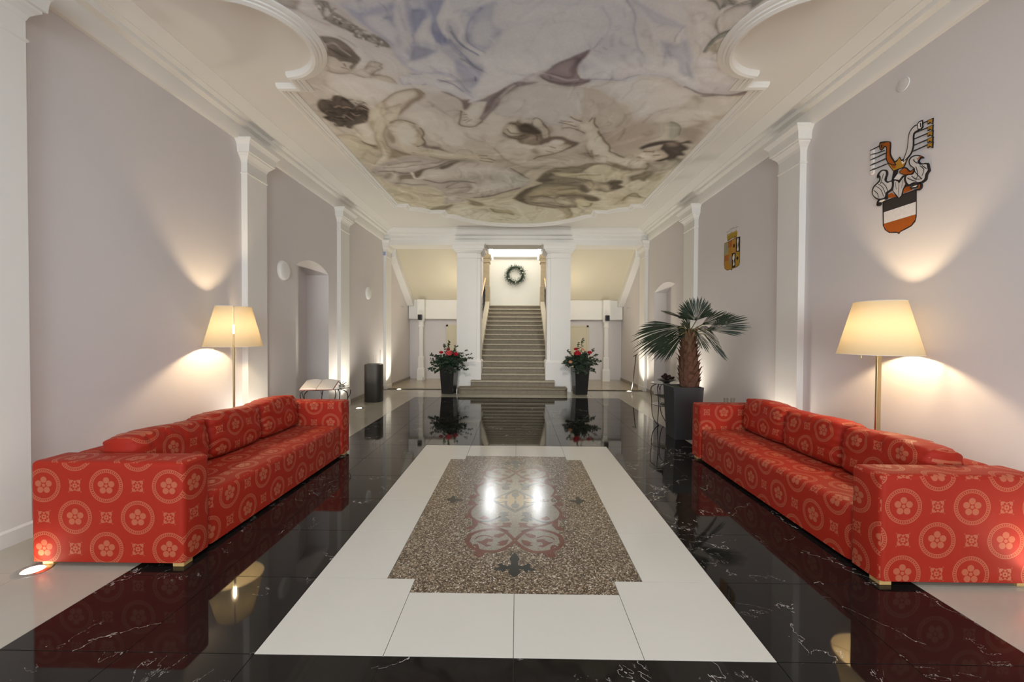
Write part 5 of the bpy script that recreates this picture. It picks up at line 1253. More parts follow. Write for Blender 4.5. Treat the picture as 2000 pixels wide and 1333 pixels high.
keep = inside[:-1, :-1] & inside[1:, :-1] & inside[:-1, 1:] & inside[1:, 1:]
nc = len(XS); jj, ii = np.nonzero(keep); b0 = jj * nc + ii
quads = np.stack([b0, b0 + nc, b0 + nc + 1, b0 + 1], 1)
used = np.unique(quads); remap = np.full(PX.shape[0], -1); remap[used] = np.arange(len(used)); quads = remap[quads]
me = bpy.data.meshes.new('ceiling_painting')
me.vertices.add(len(used)); me.vertices.foreach_set('co', np.stack([PX[used], PY[used], np.full(len(used), ZC - 0.006)], 1).astype(np.float32).ravel())
me.loops.add(quads.size); me.loops.foreach_set('vertex_index', quads.ravel().astype(np.int32))
me.polygons.add(len(quads)); me.polygons.foreach_set('loop_start', np.arange(0, quads.size, 4, dtype=np.int32))
me.update(calc_edges=True)
ca = me.color_attributes.new('pigment', 'FLOAT_COLOR', 'POINT')
ca.data.foreach_set('color', np.concatenate([PG[used], np.ones((len(used), 1))], 1).astype(np.float32).ravel())
me.materials.append(M['fresco'])
fo = bpy.data.objects.new('ceiling_painting', me); COL.objects.link(fo)
tag(fo, 'large ceiling painting of draped figures, putti and clouds inside a white moulded frame', 'painting')

# ------------------------------------------------------------------ pilasters
def rect_ring(X, s, out, y0, y1, z, wall):
    return [(wall, y0, z), (X + s * out, y0, z), (X + s * out, y1, z), (wall, y1, z)]


def pilaster(X, wall, s, y0, y1, label, sign=None):
    t_ = thing('pilaster', label, 'pilaster', (X, (y0 + y1) / 2, 0), 'white pilasters along the hall walls')
    MB().box(*sorted((wall, X)), y0, y1, 0, 3.96).build('shaft', M['white'], t_, bevel=0.003)
    r = lambda o_, z: rect_ring(X, s, o_, y0 - o_, y1 + o_, z, wall)
    MB().loft([r(0.001, 3.70), r(0.012, 3.735), r(0.035, 3.765), r(0.055, 3.785), r(0.055, 3.80), r(0.075, 3.805), r(0.080, 3.87), r(0.085, 3.90), r(0.11, 3.935), r(0.125, 3.95), r(0.125, 3.97)]).build('capital', M['white'], t_)
    MB().loft([r(0.001, 3.545), r(0.010, 3.552), r(0.010, 3.566), r(0.001, 3.573)]).build('neck_ring', M['white'], t_)
    MB().loft([r(0.014, 0), r(0.014, 0.10), r(0.004, 0.115)]).build('plinth', M['white'], t_)
    return t_


for (y0, y1), nm in zip(((2.50, 2.92), (5.32, 5.74), (8.15, 8.57), (10.97, 11.42)), ('nearest on the left, cut by the picture edge', 'on the left wall behind the left floor lamp', 'on the left wall between the niche and the black umbrella stand', 'last on the left wall, below the small blue sign')):
    pilaster(FL, XL, 1, y0, y1, 'white pilaster ' + nm)
for (y0, y1), nm in zip(((2.06, 2.48), (4.99, 5.40), (7.93, 8.42), (10.93, 11.42)), ('nearest on the right wall, just outside the picture edge', 'on the right wall between the large and the small coat of arms', 'on the right wall behind the palm crown, beside the arched niche', 'last on the right wall, beside the leaning black stick')):
    pilaster(FR, XR, -1, y0, y1, 'white pilaster ' + nm)

# ------------------------------------------------------------------ columns
def column(cx_, s, label):
    """s: +1 when the stair side is towards +X"""
    t_ = thing('column', label, 'column', (cx_, 11.05, 0), 'square white columns flanking the staircase')
    a, b2 = cx_ - 0.305, cx_ + 0.305
    f0, f1 = (a, b2 - 0.085) if s > 0 else (a + 0.085, b2)
    MB().box(f0, f1, 10.75, 11.36, 0, 3.86).build('shaft', M['white'], t_, bevel=0.006)
    g0, g1 = (f1 - 0.01, b2) if s > 0 else (a, f0 + 0.01)
    MB().box(g0, g1, 10.79, 11.32, 0, 3.86).build('shaft_strip', M['white'], t_, bevel=0.004)
    r = lambda o_, z: [(a - o_, 10.75 - o_, z), (b2 + o_, 10.75 - o_, z), (b2 + o_, 11.36 + o_, z), (a - o_, 11.36 + o_, z)]
    MB().loft([r(0.0, 3.60), r(0.02, 3.62), r(0.05, 3.65), r(0.075, 3.67), r(0.075, 3.69), r(0.10, 3.70), r(0.105, 3.79), r(0.135, 3.82), r(0.135, 3.86)]).build('capital', M['white'], t_)
    MB().loft([r(0.001, 3.47), r(0.012, 3.48), r(0.012, 3.50), r(0.001, 3.51)]).build('neck_ring', M['white'], t_)
    MB().loft([r(0.035, 0.0), r(0.035, 0.76), r(0.012, 0.80), r(0.001, 0.81)]).build('pedestal', M['white'], t_)


column(-1.275, 1, 'square white column left of the staircase, behind the planter with coral roses')
column(1.085, -1, 'square white column right of the staircase, behind the planter with red and peach roses')

# ------------------------------------------------------------------ staircase
SX = -0.09
st = thing('staircase', 'straight flight of worn grey-brown stone steps rising between the white columns', 'staircase', (SX, 10.17, 0))


def step_mesh(x0, x1, y0, y1, z0, z1, round_=False):
    prof = [(y1, z0), (y0 + 0.036, z0), (y0 + 0.036, z1 - 0.05), (y0 + 0.004, z1 - 0.042), (y0, z1 - 0.03), (y0, z1 - 0.012), (y0 + 0.008, z1), (y1, z1)]
    mb = MB()
    if not round_:
        mb.loft([[(x, y, z) for y, z in prof] for x in (x0, x1)])
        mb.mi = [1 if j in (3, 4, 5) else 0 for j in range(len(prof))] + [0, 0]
        return mb
    rings = []; N = 8
    for k in range(N + 1):          # rounded bull-nosed ends
        a = PI / 2 * k / N
        rings.append([(x0 + 0.12 * (1 - math.sin(a)), y + 0.12 * (1 - math.cos(PI / 2 - a)) if False else (y + 0.12 * (1 - math.sin(a)) if y < y1 else y), z) for y, z in prof])
    rings = [[(x0 + 0.12 * (1 - math.cos(PI / 2 * k / N)), y + (0.12 * (1 - math.sin(PI / 2 * k / N)) if y < y1 - 0.01 else 0), z) for y, z in prof] for k in range(N + 1)] + \
            [[(x1 - 0.12 * (1 - math.cos(PI / 2 * k / N)), y + (0.12 * (1 - math.sin(PI / 2 * k / N)) if y < y1 - 0.01 else 0), z) for y, z in prof] for k in range(N, -1, -1)]
    return mb.loft(rings)


RZ, RD, NS = 0.15, 0.30, 17
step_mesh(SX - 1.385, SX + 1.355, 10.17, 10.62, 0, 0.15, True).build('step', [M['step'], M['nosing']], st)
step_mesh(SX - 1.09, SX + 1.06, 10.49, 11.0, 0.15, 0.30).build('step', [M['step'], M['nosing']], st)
for k in range(2, NS):
    y0 = 10.17 + RD * k + (0.02 if k == 2 else 0)
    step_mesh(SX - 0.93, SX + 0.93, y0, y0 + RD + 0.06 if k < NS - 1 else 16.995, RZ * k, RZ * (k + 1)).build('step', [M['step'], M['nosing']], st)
ys0, ys1 = 11.37, 15.05
zs = lambda y: 0.15 + (y - 10.17) / RD * RZ
for s in (-1, 1):
    x0, x1 = sorted((SX + s * 0.925, SX + s * 1.20))
    MB().loft([[(x, y, z) for y, z in ((ys0, 0), (ys0, zs(ys0) + 0.10), (ys1, zs(ys1) + 0.10), (ys1, 0))] for x in (x0, x1)]).build('stringer', M['coping'], st, bevel=0.01)
    xr = SX + s * 1.08
    bl = thing('balustrade', ('black iron balustrade with honey wood handrail up the left side of the stairs' if s < 0 else 'black iron balustrade with honey wood handrail up the right side of the stairs'), 'balustrade', (xr, 13.2, 0), 'stair balustrades')
    ra, rb = 11.45, 14.88
    MB().tube([(xr, y, zs(y) + 0.98) for y in (ra, 13, rb)] + [(xr, rb + 0.05, zs(rb) + 1.0)], 0.035, 10).build('handrail', M['rail'], bl, smooth=True)
    mb = MB().tube([(xr, ra, zs(ra) + 0.88), (xr, rb, zs(rb) + 0.88)], 0.012, 6); mb.build('top_bar', M['iron'], bl)
    MB().tube([(xr, ra, zs(ra) + 0.17), (xr, rb, zs(rb) + 0.17)], 0.012, 6).build('bottom_bar', M['iron'], bl)
    for k in range(27):
        y = ra + 0.03 + k * (rb - ra - 0.06) / 26; b0_, t0_ = zs(y) + 0.10, zs(y) + 0.88
        mm = (b0_ + t0_) / 2
        MB().tube([(xr, y, b0_), (xr, y, mm - .16), (xr, y, mm - .1), (xr, y, mm), (xr, y, mm + .1), (xr, y, mm + .16), (xr, y, t0_)], [.009, .009, .022, .012, .022, .009, .009], 6).build('baluster', M['iron'], bl)
    # stone pier at the head of the stairs
    xa, xb = sorted((SX + s * 0.93, SX + s * 1.36))
    pr_ = thing('stone_pier', 'tan stone pier with moulded cap at the %s head of the stairs' % ('left' if s < 0 else 'right'), 'pier', ((xa + xb) / 2, 15.25, 2.55), 'tan stone piers at the stair head')
    rr = lambda o_, z: [(xa - o_, 15.06 - o_, z), (xb + o_, 15.06 - o_, z), (xb + o_, 15.5 + o_, z), (xa - o_, 15.5 + o_, z)]
    MB().loft([rr(0, 2.40), rr(0, 3.25), rr(-.02, 3.27), rr(-0.02, 4.12)]).build('shaft', M['stone'], pr_)
    MB().loft([rr(-.02, 4.10), rr(0.01, 4.12), rr(0.01, 4.15), rr(-.005, 4.17), rr(-.005, 4.24), rr(0.03, 4.27), rr(0.05, 4.32), rr(0.05, 4.42), rr(-.04, 4.44), rr(-.04, 5.3)]).build('cap', M['stone'], pr_)
# landing room
mb = MB().box(-2.9, 2.7, 17.0, 17.2, 2.5, 5.4)
struct(mb, 'wall_landing', M['landing'])
struct(MB().loft([[(x, y, z) for y, z in ((17.0, 4.58), (16.97, 4.60), (16.93, 4.62), (16.88, 4.66), (16.88, 4.69), (17.0, 4.69))] for x in (-2.9, 2.7)]), 'trim_7', M['white'])
for k, (a, b2) in enumerate(((-2.95, -2.85), (2.65, 2.75))): struct(MB().box(a, b2, 15.0, 17.2, 2.4, 5.4), 'wall_landing_' + ('left', 'right')[k], M['landing'])
struct(MB().box(-3.6, 3.5, 11.3, 17.3, 5.3, 5.45), 'ceiling_landing', M['landing'])
for s in (-1, 1): struct(MB().box(*sorted((SX + s * 1.34, SX + s * 2.9)), 15.5, 17.2, 2.40, 2.55), 'floor_landing', M['step'])
for s in (-1, 1):
    lt = thing('landing_lamp', 'bright upright light tube at the %s side of the landing, just below the beam' % ('left' if s < 0 else 'right'), 'lamp', (SX + s * 0.93, 15.75, 4.35), 'light tubes on the landing')
    MB().lathe((SX + s * 0.93, 15.75, 4.40), [(0.0, 0), (0.045, 0.01), (0.045, 0.80), (0, 0.81)], 12).build('tube', M['landing_lamp'], lt, smooth=True)
    MB().box(SX + s * 0.93 - .02, SX + s * 0.93 + .02, 15.74, 15.78, 5.2, 5.3).build('bracket', M['steel'], lt)
    MB().box(SX + s * 0.93 - .09, SX + s * 0.93 + .09, 15.81, 15.83, 4.36, 5.25).box(SX + s * 0.93 - .09, SX + s * 0.93 - .08, 15.72, 15.81, 4.36, 5.25).box(SX + s * 0.93 + .08, SX + s * 0.93 + .09, 15.72, 15.81, 4.36, 5.25).build('added_light_shield', M['whiteplastic'], lt)  # added shield box, keeps the tube's light off the landing wall

# side passages under the upper flights
for s, nm in ((-1, 'left'), (1, 'right')):
    xa, xb = sorted(((XL + 0.02 if s < 0 else XR - 0.02), SX + s * 1.36))
    so = [(11.42, 3.87), (13.5, 2.60), (13.5, 2.0), (13.72, 2.0), (13.72, 5.35), (11.42, 5.35)]
    struct(MB().loft([[(x, y, z) for y, z in so] for x in (xa, xb)]), 'ceiling_passage_' + nm, M['cream'])
    struct(MB().box(xa, xb, 13.46, 13.50, 1.98, 2.61), 'trim_8', M['white'], bevel=0.004)
    # sloping edge beam along the outer wall
    X = XL if s < 0 else XR
    xo, xi = X, X - s * 0.20
    yy = [(11.44, 3.86), (13.50, 2.60), (13.50, 2.40), (13.35, 2.40), (11.44, 3.62)]
    struct(MB().loft([[(x, y, z) for y, z in yy] for x in sorted((xo, xi))]), 'trim_9', M['white'], bevel=0.01)
    struct(MB().box(xa - 0.3, xb + 0.3, YP, YP + 0.1, -0.1, 5.4), 'wall_passage_' + nm, M['wall'])
    xs0, xs1 = sorted((SX + s * 1.20, SX + s * 1.36))
    struct(MB().box(xs0, xs1, 11.36, YP + 1.5, 0, 5.35), 'wall_stair_' + nm, M['wall'])
    dr = struct(MB().box(*sorted((s * 1.50, s * 2.30)), YP - 0.03, YP, 0, 1.74), 'door_1' if s < 0 else 'door_2', M['door'], bevel=0.004); OFF[dr.name] = Vector()
    MB().box(*sorted((s * 1.50, s * 2.36)), YP - 0.045, YP - 0.001, 1.74, 1.80).build('door_frame', M['door'], dr)
    MB().box(*sorted((s * 2.30, s * 2.36)), YP - 0.045, YP - 0.001, 0, 1.80).build('door_frame', M['door'], dr)
    MB().box(*sorted((s * 1.62, s * 1.66)), YP - 0.09, YP - 0.03, 0.98, 1.02).build('door_handle', M['steel'], dr)
    # small square pillar with tall pedestal
    pc = -3.10 if s < 0 else 2.86
    pp = thing('small_pillar', 'slim white pillar on a stepped pedestal at the back of the %s passage' % nm, 'pillar', (pc, 13.3, 0), 'slim pillars in the passages')
    rr = lambda h_, z: [(pc - h_, 13.3 - h_, z), (pc + h_, 13.3 - h_, z), (pc + h_, 13.3 + h_, z), (pc - h_, 13.3 + h_, z)]
    MB().loft([rr(.115, 0.0), rr(.115, 0.34), rr(.10, 0.38), rr(.085, 0.40), rr(.085, 0.74), rr(.07, 0.77)]).build('pedestal', M['white'], pp)
    MB().loft([rr(.062, 0.76), rr(.055, 1.72)]).build('shaft', M['white'], pp)
    MB().loft([rr(.058, 1.70), rr(.075, 1.73), rr(.075, 1.76), rr(.062, 1.79), rr(.062, 1.86), rr(.09, 1.92), rr(.09, 2.0)]).build('capital', M['white'], pp)
    MB().box(pc - 0.11, pc + 0.11, 13.2, 13.46, 2.0, 2.6).build('upper_block', M['white'], pp)
    spk = thing('wall_speaker', 'small dark grey loudspeaker on the white pillar in the %s passage' % nm, 'speaker', (pc, 13.12, 1.9), 'small loudspeakers')
    MB().box(pc - .065, pc + .065, 13.05, 13.17, 1.93, 2.11).build('cabinet', M['plastic'], spk, bevel=0.015)
    MB().lathe((pc, 13.045, 2.02), [(0, 0), (.001, 0)], 6).build('screw', M['steel'], spk) if False else MB().box(pc - .05, pc + .05, 13.04, 13.052, 1.945, 2.095).build('grille', M['iron'], spk, bevel=0.004)
    MB().tube([(pc, 13.16, 2.0), (pc, 13.205, 2.01)], 0.015, 6).build('bracket', M['iron'], spk)
    wl = thing('wall_hook', 'tiny metal hook pair on the %s passage wall' % nm, 'hook', ((XL if s < 0 else XR) - s * 0.02, 12.7, 2.3), 'wall hooks')
    X0 = XL if s < 0 else XR
    for dy in (-0.07, 0.07): MB().tube([(X0, 12.7 + dy, 2.32), (X0 - s * .05, 12.7 + dy, 2.31), (X0 - s * .06, 12.7 + dy, 2.35)], .008, 6).build('hook', M['steel'], wl)
# ------------------------------------------------------------------ things: uplights
def uplight(x, y, label, power=16, tilt=(0, 0)):
    t_ = thing('floor_uplight', label, 'light', (x, y, 0), 'recessed floor uplights')
    MB().lathe((x, y, 0), [(0.052, 0.001), (0.056, 0.005), (0.085, 0.005), (0.092, 0.002), (0.092, -0.003), (0.052, -0.003)], 32, cap=False).build('ring', M['steel'], t_, smooth='auto')
    MB().lathe((x, y, 0), [(0, 0.0035), (0.0515, 0.0035), (0.0515, 0.001), (0, 0.001)], 24).build('lens', M['lens_warm'], t_)
    light('uplight_beam', 'SPOT', (x, y, 0.02), power, (1.0, 0.93, 0.78), (PI + tilt[1], tilt[0], 0), 0.03, spot_size=math.radians(125), spot_blend=0.9)


uplight(-2.995, 2.50, 'round steel floor uplight glowing at the outer front corner of the left sofa', 3)
uplight(-3.30, 5.28, 'floor uplight hidden behind the left sofa at the foot of the pilaster behind the lamp', 42)
uplight(-3.13, 8.12, 'floor uplight between the far arm of the left sofa and the black umbrella stand', 100)
uplight(-3.155, 10.97, 'farthest floor uplight on the left, at the foot of the pilaster with the blue sign', 110)
uplight(3.10, 2.34, 'floor uplight at the outer front corner of the right sofa, lighting its fabric', 18)
uplight(3.20, 5.27, 'floor uplight hidden behind the far end of the right sofa', 50)
uplight(2.99, 8.00, 'floor uplight seen just left of the dark palm planter, under the glass table', 95)
uplight(2.97, 10.89, 'farthest floor uplight on the right, at the foot of the leaning black stick', 110)

# ------------------------------------------------------------------ sofas
def rbox(x0, x1, y0, y1, z0, z1, name, parent, bev, ou=0, ov=0, seg=4):
    """upholstered block: rounded top and upright edges, tight lower hem"""
    o = MB().box(x0, x1, y0, y1, z0, z1).build(name, M['fabric'], parent)
    bm = bmesh.new(); bm.from_mesh(o.data); zt = max(v_.co.z for v_ in bm.verts); zb = min(v_.co.z for v_ in bm.verts)
    top = [e for e in bm.edges if all(v_.co.z > zt - 1e-5 for v_ in e.verts)]
    side = [e for e in bm.edges if abs(e.verts[0].co.z - e.verts[1].co.z) > 1e-4]
    bmesh.ops.bevel(bm, geom=side + top, offset=bev, segments=seg, profile=0.5, affect='EDGES')
    bm.to_mesh(o.data); bm.free()
    o.data.polygons.foreach_set('use_smooth', [True] * len(o.data.polygons))
    o.data.set_sharp_from_angle(angle=0.9)
    boxuv(o, ou, ov)
    return o


def sofa(s, xf, xb, y0, y1, label, offs):
    t_ = thing('sofa', label, 'sofa', ((xf + xb) / 2, (y0 + y1) / 2, 0), 'red patterned sofas along the hall')
    A = 0.225; X = lambda a, b2: tuple(sorted((a, b2)))
    cx_, cy_ = (xf + xb) / 2, (y0 + y1) / 2
    rbox(*X(xf, xb), y0, y0 + A, 0.030, 0.667, 'armrest', t_, 0.030, offs[0] + cx_, offs[1])
    rbox(*X(xf, xb), y1 - A, y1, 0.030, 0.667, 'armrest', t_, 0.030, offs[0] + cx_ + .05, offs[1] + .1)
    rbox(*X(xf + s * 0.012, xb - s * 0.01), y0 + A + 0.004, y1 - A - 0.004, 0.026, 0.385, 'seat', t_, 0.045, offs[2], offs[3])
    rbox(*X(xb - s * 0.19, xb), y0 + A + 0.004, y1 - A - 0.004, 0.36, 0.655, 'backrest', t_, 0.05, .1, .15)
    for yy in (y0 + 0.045, y1 - 0.10):
        for xx in (xf + s * 0.012, xb - s * 0.13):
            MB().box(*X(xx, xx + s * 0.07), yy - 0.03, yy + 0.045, 0, 0.03).build('foot', M['wood'], t_, bevel=0.003)
    return t_


def cushion(s, xc, yc, zc, wy, hz, th, lean, label, seed, group):
    rng = random.Random(seed); nu, nv = 36, 26
    ph = [rng.uniform(0, 6.28) for _ in range(8)]
    def pt(a, b2, side):
        ea, eb = 1 - abs(a) ** 7, 1 - abs(b2) ** 6
        t3 = th / 2 * (max(0, ea) * max(0, eb)) ** 0.26
        ry = a * wy / 2 * (1 - 0.035 * (b2 * b2)) * (1 - 0.02 * (1 - a * a)); rz = b2 * hz / 2 * (1 - 0.05 * (a * a))
        rz += 0.010 * math.sin(3.1 * a + ph[0]) * (b2 + 1) / 2
        top = max(0, b2) ** 1.5
        wr = 0.010 * top * math.sin(a * 17 + 4 * math.sin(b2 * 3 + ph[1]) + ph[2]) + 0.007 * top * math.sin(a * 31 + ph[3] + b2 * 5)
        wr += 0.006 * math.sin(a * 5 + b2 * 6 + ph[4]) * (1 - abs(b2)) + 0.006 * abs(a) ** 3 * math.sin(b2 * 19 + ph[5])
        x = side * (t3 + wr * min(1, t3 * 30))
        if side > 0: pass
        x2 = x * math.cos(lean) + rz * math.sin(lean); z2 = -x * math.sin(lean) + rz * math.cos(lean)
        return (xc - s * x + s * rz * math.sin(lean), yc + ry, zc + z2 if False else zc + rz * math.cos(lean) + x * math.sin(lean))
    vs, fs, uvs = [], [], []
    idx = {}
    for side in (1, -1):
        for i in range(nu + 1):
            for j in range(nv + 1):
                edge = i in (0, nu) or j in (0, nv)
                if side < 0 and edge: idx[(side, i, j)] = idx[(1, i, j)]; continue
                a = math.sin((-1 + 2 * i / nu) * PI / 2) * .35 + (-1 + 2 * i / nu) * .65; b2 = math.sin((-1 + 2 * j / nv) * PI / 2) * .35 + (-1 + 2 * j / nv) * .65
                idx[(side, i, j)] = len(vs); vs.append(pt(a, b2, side)); uvs.append((a * wy / 2, b2 * hz / 2))
    for side in (1, -1):
        for i in range(nu):
            for j in range(nv):
                q = [idx[(side, i, j)], idx[(side, i + 1, j)], idx[(side, i + 1, j + 1)], idx[(side, i, j + 1)]]
                fs.append(q if side > 0 else q[::-1])
    o = MB().add(vs, fs).build('sofa_cushion', M['fabric'], smooth=True)
    c = Vector((xc, yc, zc - hz / 2))
    for v_ in o.data.vertices: v_.co -= c
    o.location = c
    l = o.data.uv_layers.new(name='UVMap'); du, dv = rng.uniform(0, .4), rng.uniform(0.05, .2)
    for li in o.data.loops: l.data[li.index].uv = (uvs[li.vertex_index][0] * 1.04 + du, uvs[li.vertex_index][1] * 1.1 + dv)
    tag(o, label, 'cushion', group)
    return o


SL = (-2.085, -3.065, 2.545, 5.12); SR = (2.17, 3.12, 2.45, 5.10)
sofa(-1, *SL, 'long red sofa with woven rings and flowers against the left wall', (0.575, 0.284, 0.05, 0.09))
sofa(1, *SR, 'long red sofa with woven rings and flowers against the right wall', (-0.10, -0.28, 0.15, 0.02))
for s, (xf, xb, y0, y1), nm in ((-1, SL, 'left'), (1, SR, 'right')):
    n_ = 3; a0, a1 = y0 + 0.225, y1 - 0.225; wdt = (a1 - a0) / n_
    for k in range(n_):
        cushion(s, xb - s * 0.335, a0 + wdt * (k + .5), 0.375 + 0.195, wdt * 1.0, 0.395, 0.29, 0.10,
                ('red patterned back cushion nearest the camera on the %s sofa', 'middle red patterned back cushion of the %s sofa', 'farthest red patterned back cushion on the %s sofa')[k] % nm, 11 + k + (5 if s > 0 else 0), 'loose back cushions on the %s sofa' % nm)

# ------------------------------------------------------------------ floor lamps
def floor_lamp(x, y, slit, label, power, tilt=0.0):
    t_ = thing('floor_lamp', label, 'lamp', (x, y, 0), 'floor lamps behind the sofas')
    zb, zt, rb, rt = 1.33, 1.785, 0.292, 0.178
    MB().lathe((x, y, 0), [(0, 0), (0.125, 0), (0.125, 0.012), (0.118, 0.018), (0, 0.02)], 32).build('base', M['brass'], t_, smooth='auto')
    hw = .008 if power == 0 else .019; MB().box(x - hw, x + hw, y - .010, y + .010, 0.015, zb + 0.02).build('pole', M['brass'], t_, bevel=0.002)
    MB().tube([(x, y, zb + .02), (x, y, zb + 0.14)], 0.012, 8).build('socket', M['steel'], t_)
    MB().lathe((x, y, zb + 0.20), [(0, -.05), (.02, -.045), (.033, -.02), (.036, 0), (.033, .02), (.02, .037), (0, .042)], 16).build('bulb', BULB[power], t_, smooth=True)
    gap = 0.030 if power == 0 else 0.006
    for k in (0, 1):
        a0 = slit + k * PI + gap; a1 = slit + (k + 1) * PI - gap
        MB().lathe((x, y, 0), [(rb, zb), ((rb + rt) / 2, (zb + zt) / 2), (rt, zt)], 40, a0=a0, a1=a1, cap=False).build('shade_half', M['shade'], t_, smooth=True)
        for rr_, zz in ((rb, zb), (rt, zt)):
            MB().tube([(x + rr_ * math.cos(a0 + (a1 - a0) * j / 30), y + rr_ * math.sin(a0 + (a1 - a0) * j / 30), zz) for j in range(31)], 0.0025, 5).build('rim_wire', M['whiteplastic'], t_)
    for k in (0, 1):
        a = slit + k * PI
        c, s_ = math.cos(a), math.sin(a)
        MB().tube([(x, y, zb + .03), (x + c * rb * .97, y + s_ * rb * .97, zb + .012), (x + c * rt * .97, y + s_ * rt * .97, zt - .01)], 0.004, 6).build('shade_bracket', M['brass'], t_)
    ak = slit + 0.6 + PI * 0.35
    MB().tube([(x - .19, y - .05, zb + .03), (x - .19, y - .05, zb - .03)], 0.003, 5).build('pull_switch', M['brass'], t_)


BULB = {0: emit('lamp_bulb_glow_left', (1.0, 0.75, 0.45), 660), 1: emit('lamp_bulb_glow_right', (1.0, 0.75, 0.45), 660)}
LLX, LLY, LRX, LRY = -3.25, 4.69, 3.135, 3.60
floor_lamp(LLX, LLY, math.atan2(-LLY, -LLX + 0.0), 'floor lamp with split cream shade behind the left sofa', 0)
floor_lamp(LRX, LRY, math.atan2(-0.62, 0.78), 'floor lamp with cream shade on a square brass pole behind the right sofa', 1)

# ------------------------------------------------------------------ glass tables
def glass_table(cx_, cy_, r, label, zt=0.69, zs_=0.335, a_off=0.3):
    t_ = thing('glass_side_table', label, 'table', (cx_, cy_, 0), 'glass side tables on wrought iron legs')
    MB().lathe((cx_, cy_, zt), [(0, 0), (r - .004, 0), (r, .004), (r - .004, .009), (0, .009)], 48).build('glass_top', M['glass'], t_, smooth='auto')
    MB().lathe((cx_, cy_, zs_), [(0, 0), (r - .034, 0), (r - .03, .004), (r - .034, .008), (0, .008)], 48).build('glass_shelf', M['glass'], t_, smooth='auto')
    n_ = 3
    for k in range(n_):
        a = a_off + 2 * PI * k / n_
        P_ = lambda rr_, aa, z: (cx_ + rr_ * math.cos(aa), cy_ + rr_ * math.sin(aa), z)
        for sg in (-1, 1):
            da = sg * 0.42
            pts = [P_(r * .60, a, 0.008), P_(r * .72, a + da * .35, .05), P_(r * .86, a + da * .8, .15), P_(r * .90, a + da, zs_ - .02), P_(r * .90, a + da, zs_ + .05), P_(r * .95, a + da * .95, zt - .15), P_(r * .92, a + da * .8, zt - .06), P_(r * .66, a + da * .4, zt - 0.004)]
            MB().tube(smooth3(pts), 0.0065, 7).build('leg', M['iron'], t_, smooth=True)
        MB().tube(smooth3([P_(r * .95, a + .40, zt - .15), P_(r * 1.04, a + .43, zt - .09), P_(r * 1.06, a + .42, zt - .03)]), 0.005, 6).build('twig', M['iron'], t_, smooth=True)
        MB().lathe(P_(r * .60, a, 0), [(0, 0), (.014, 0), (.014, .012), (0, .016)], 10).build('foot', M['iron'], t_)
    return t_


def smooth3(P, k_=5):
    P = [Vector(p) for p in P]; Q = []
    for i in range(len(P) - 1):
        p0, p1, p2, p3 = P[max(i - 1, 0)], P[i], P[i + 1], P[min(i + 2, len(P) - 1)]
        for k in range(k_):
            s_ = k / k_
            Q.append(tuple(0.5 * ((2 * p1) + (p2 - p0) * s_ + (2 * p0 - 5 * p1 + 4 * p2 - p3) * s_ ** 2 + (3 * p1 - p0 - 3 * p2 + p3) * s_ ** 3)))
    Q.append(tuple(P[-1])); return Q


glass_table(-2.80, 5.98, 0.345, 'glass side table carrying the open book beyond the left sofa', a_off=-0.35)
glass_table(2.50, 6.84, 0.275, 'round two-tier glass table left of the palm planter', a_off=PI + .25)

# open book on the left table, propped on a wedge rest
bk = thing('open_book', 'large open book with blank cream pages on the glass table by the left wall', 'book', (-2.80, 5.80, 0.70))
ang = 0.16; ca, sa = math.cos(ang), math.sin(ang)
def bkp(u, v, h):       # u across, v front to back, h above the sloping rest
    tlt = 0.30; y = v * math.cos(tlt) - h * math.sin(tlt); z = v * math.sin(tlt) + h * math.cos(tlt)
    return (-2.745 + u * ca - y * sa, 5.60 + u * sa + y * ca, 0.705 + z)
def bkbox(u0, u1, v0, v1, h0, h1):
    return [bkp(u, v, h) for h in (h0, h1) for v in (v0, v1) for u in (u0, u1)]
FB = [(0, 2, 3, 1), (4, 5, 7, 6), (0, 1, 5, 4), (2, 6, 7, 3), (0, 4, 6, 2), (1, 3, 7, 5)]
MB().add(bkbox(-.225, .225, 0, .31, 0, .006), FB).build('cover', M['cover'], bk)
for s in (-1, 1):
    rings = []
    for k in range(13):
        u = s * (.004 + .212 * k / 12); h = .010 + .020 * math.sin(PI * min(1, .12 + k / 12 * .88)) ** .8 + .004
        rings.append([bkp(u, .006, .006), bkp(u, .006, h), bkp(u, .304, h), bkp(u, .304, .006)])
    MB().loft(rings).build('page_block', M['paper'], bk, smooth='auto')
MB().add([bkp(-.15, .03, 0), bkp(.15, .03, 0), bkp(.15, .29, 0), bkp(-.15, .29, 0)] + [(bkp(a, v, 0)[0], bkp(a, v, 0)[1], .70) for a, v in ((-.15, .03), (.15, .03), (.15, .29), (-.15, .29))], [(0, 1, 2, 3), (4, 7, 6, 5), (0, 4, 5, 1), (1, 5, 6, 2), (2, 6, 7, 3), (3, 7, 4, 0)]).build('book_rest', M['whiteplastic'], bk)
pn = thing('pen_holder', 'small grey ornament with pens on the glass table right of the open book', 'pen holder', (-2.585, 6.05, .70))
MB().lathe((-2.585, 6.05, .70), [(0, 0), (.04, 0), (.045, .012), (.03, .03), (0, .032)], 16).build('base', M['steel'], pn, smooth=True)
for k in range(4):
    a = k * 1.5; MB().tube([(-2.585, 6.05, .725), (-2.585 + .07 * math.cos(a), 6.05 + .05 * math.sin(a), .765 + .01 * k)], .005, 6).build('pen', M['steel'] if k % 2 else M['iron'], pn)
fb = thing('flower_bowl', 'small bowl with dark red roses on the lower shelf of the left glass table', 'flowers', (-2.53, 5.90, .343))
MB().lathe((-2.53, 5.90, .343), [(0, 0), (.04, 0), (.06, .04), (.055, .04), (.035, .008), (0, .008)], 20).build('bowl', M['glass'], fb, smooth=True)


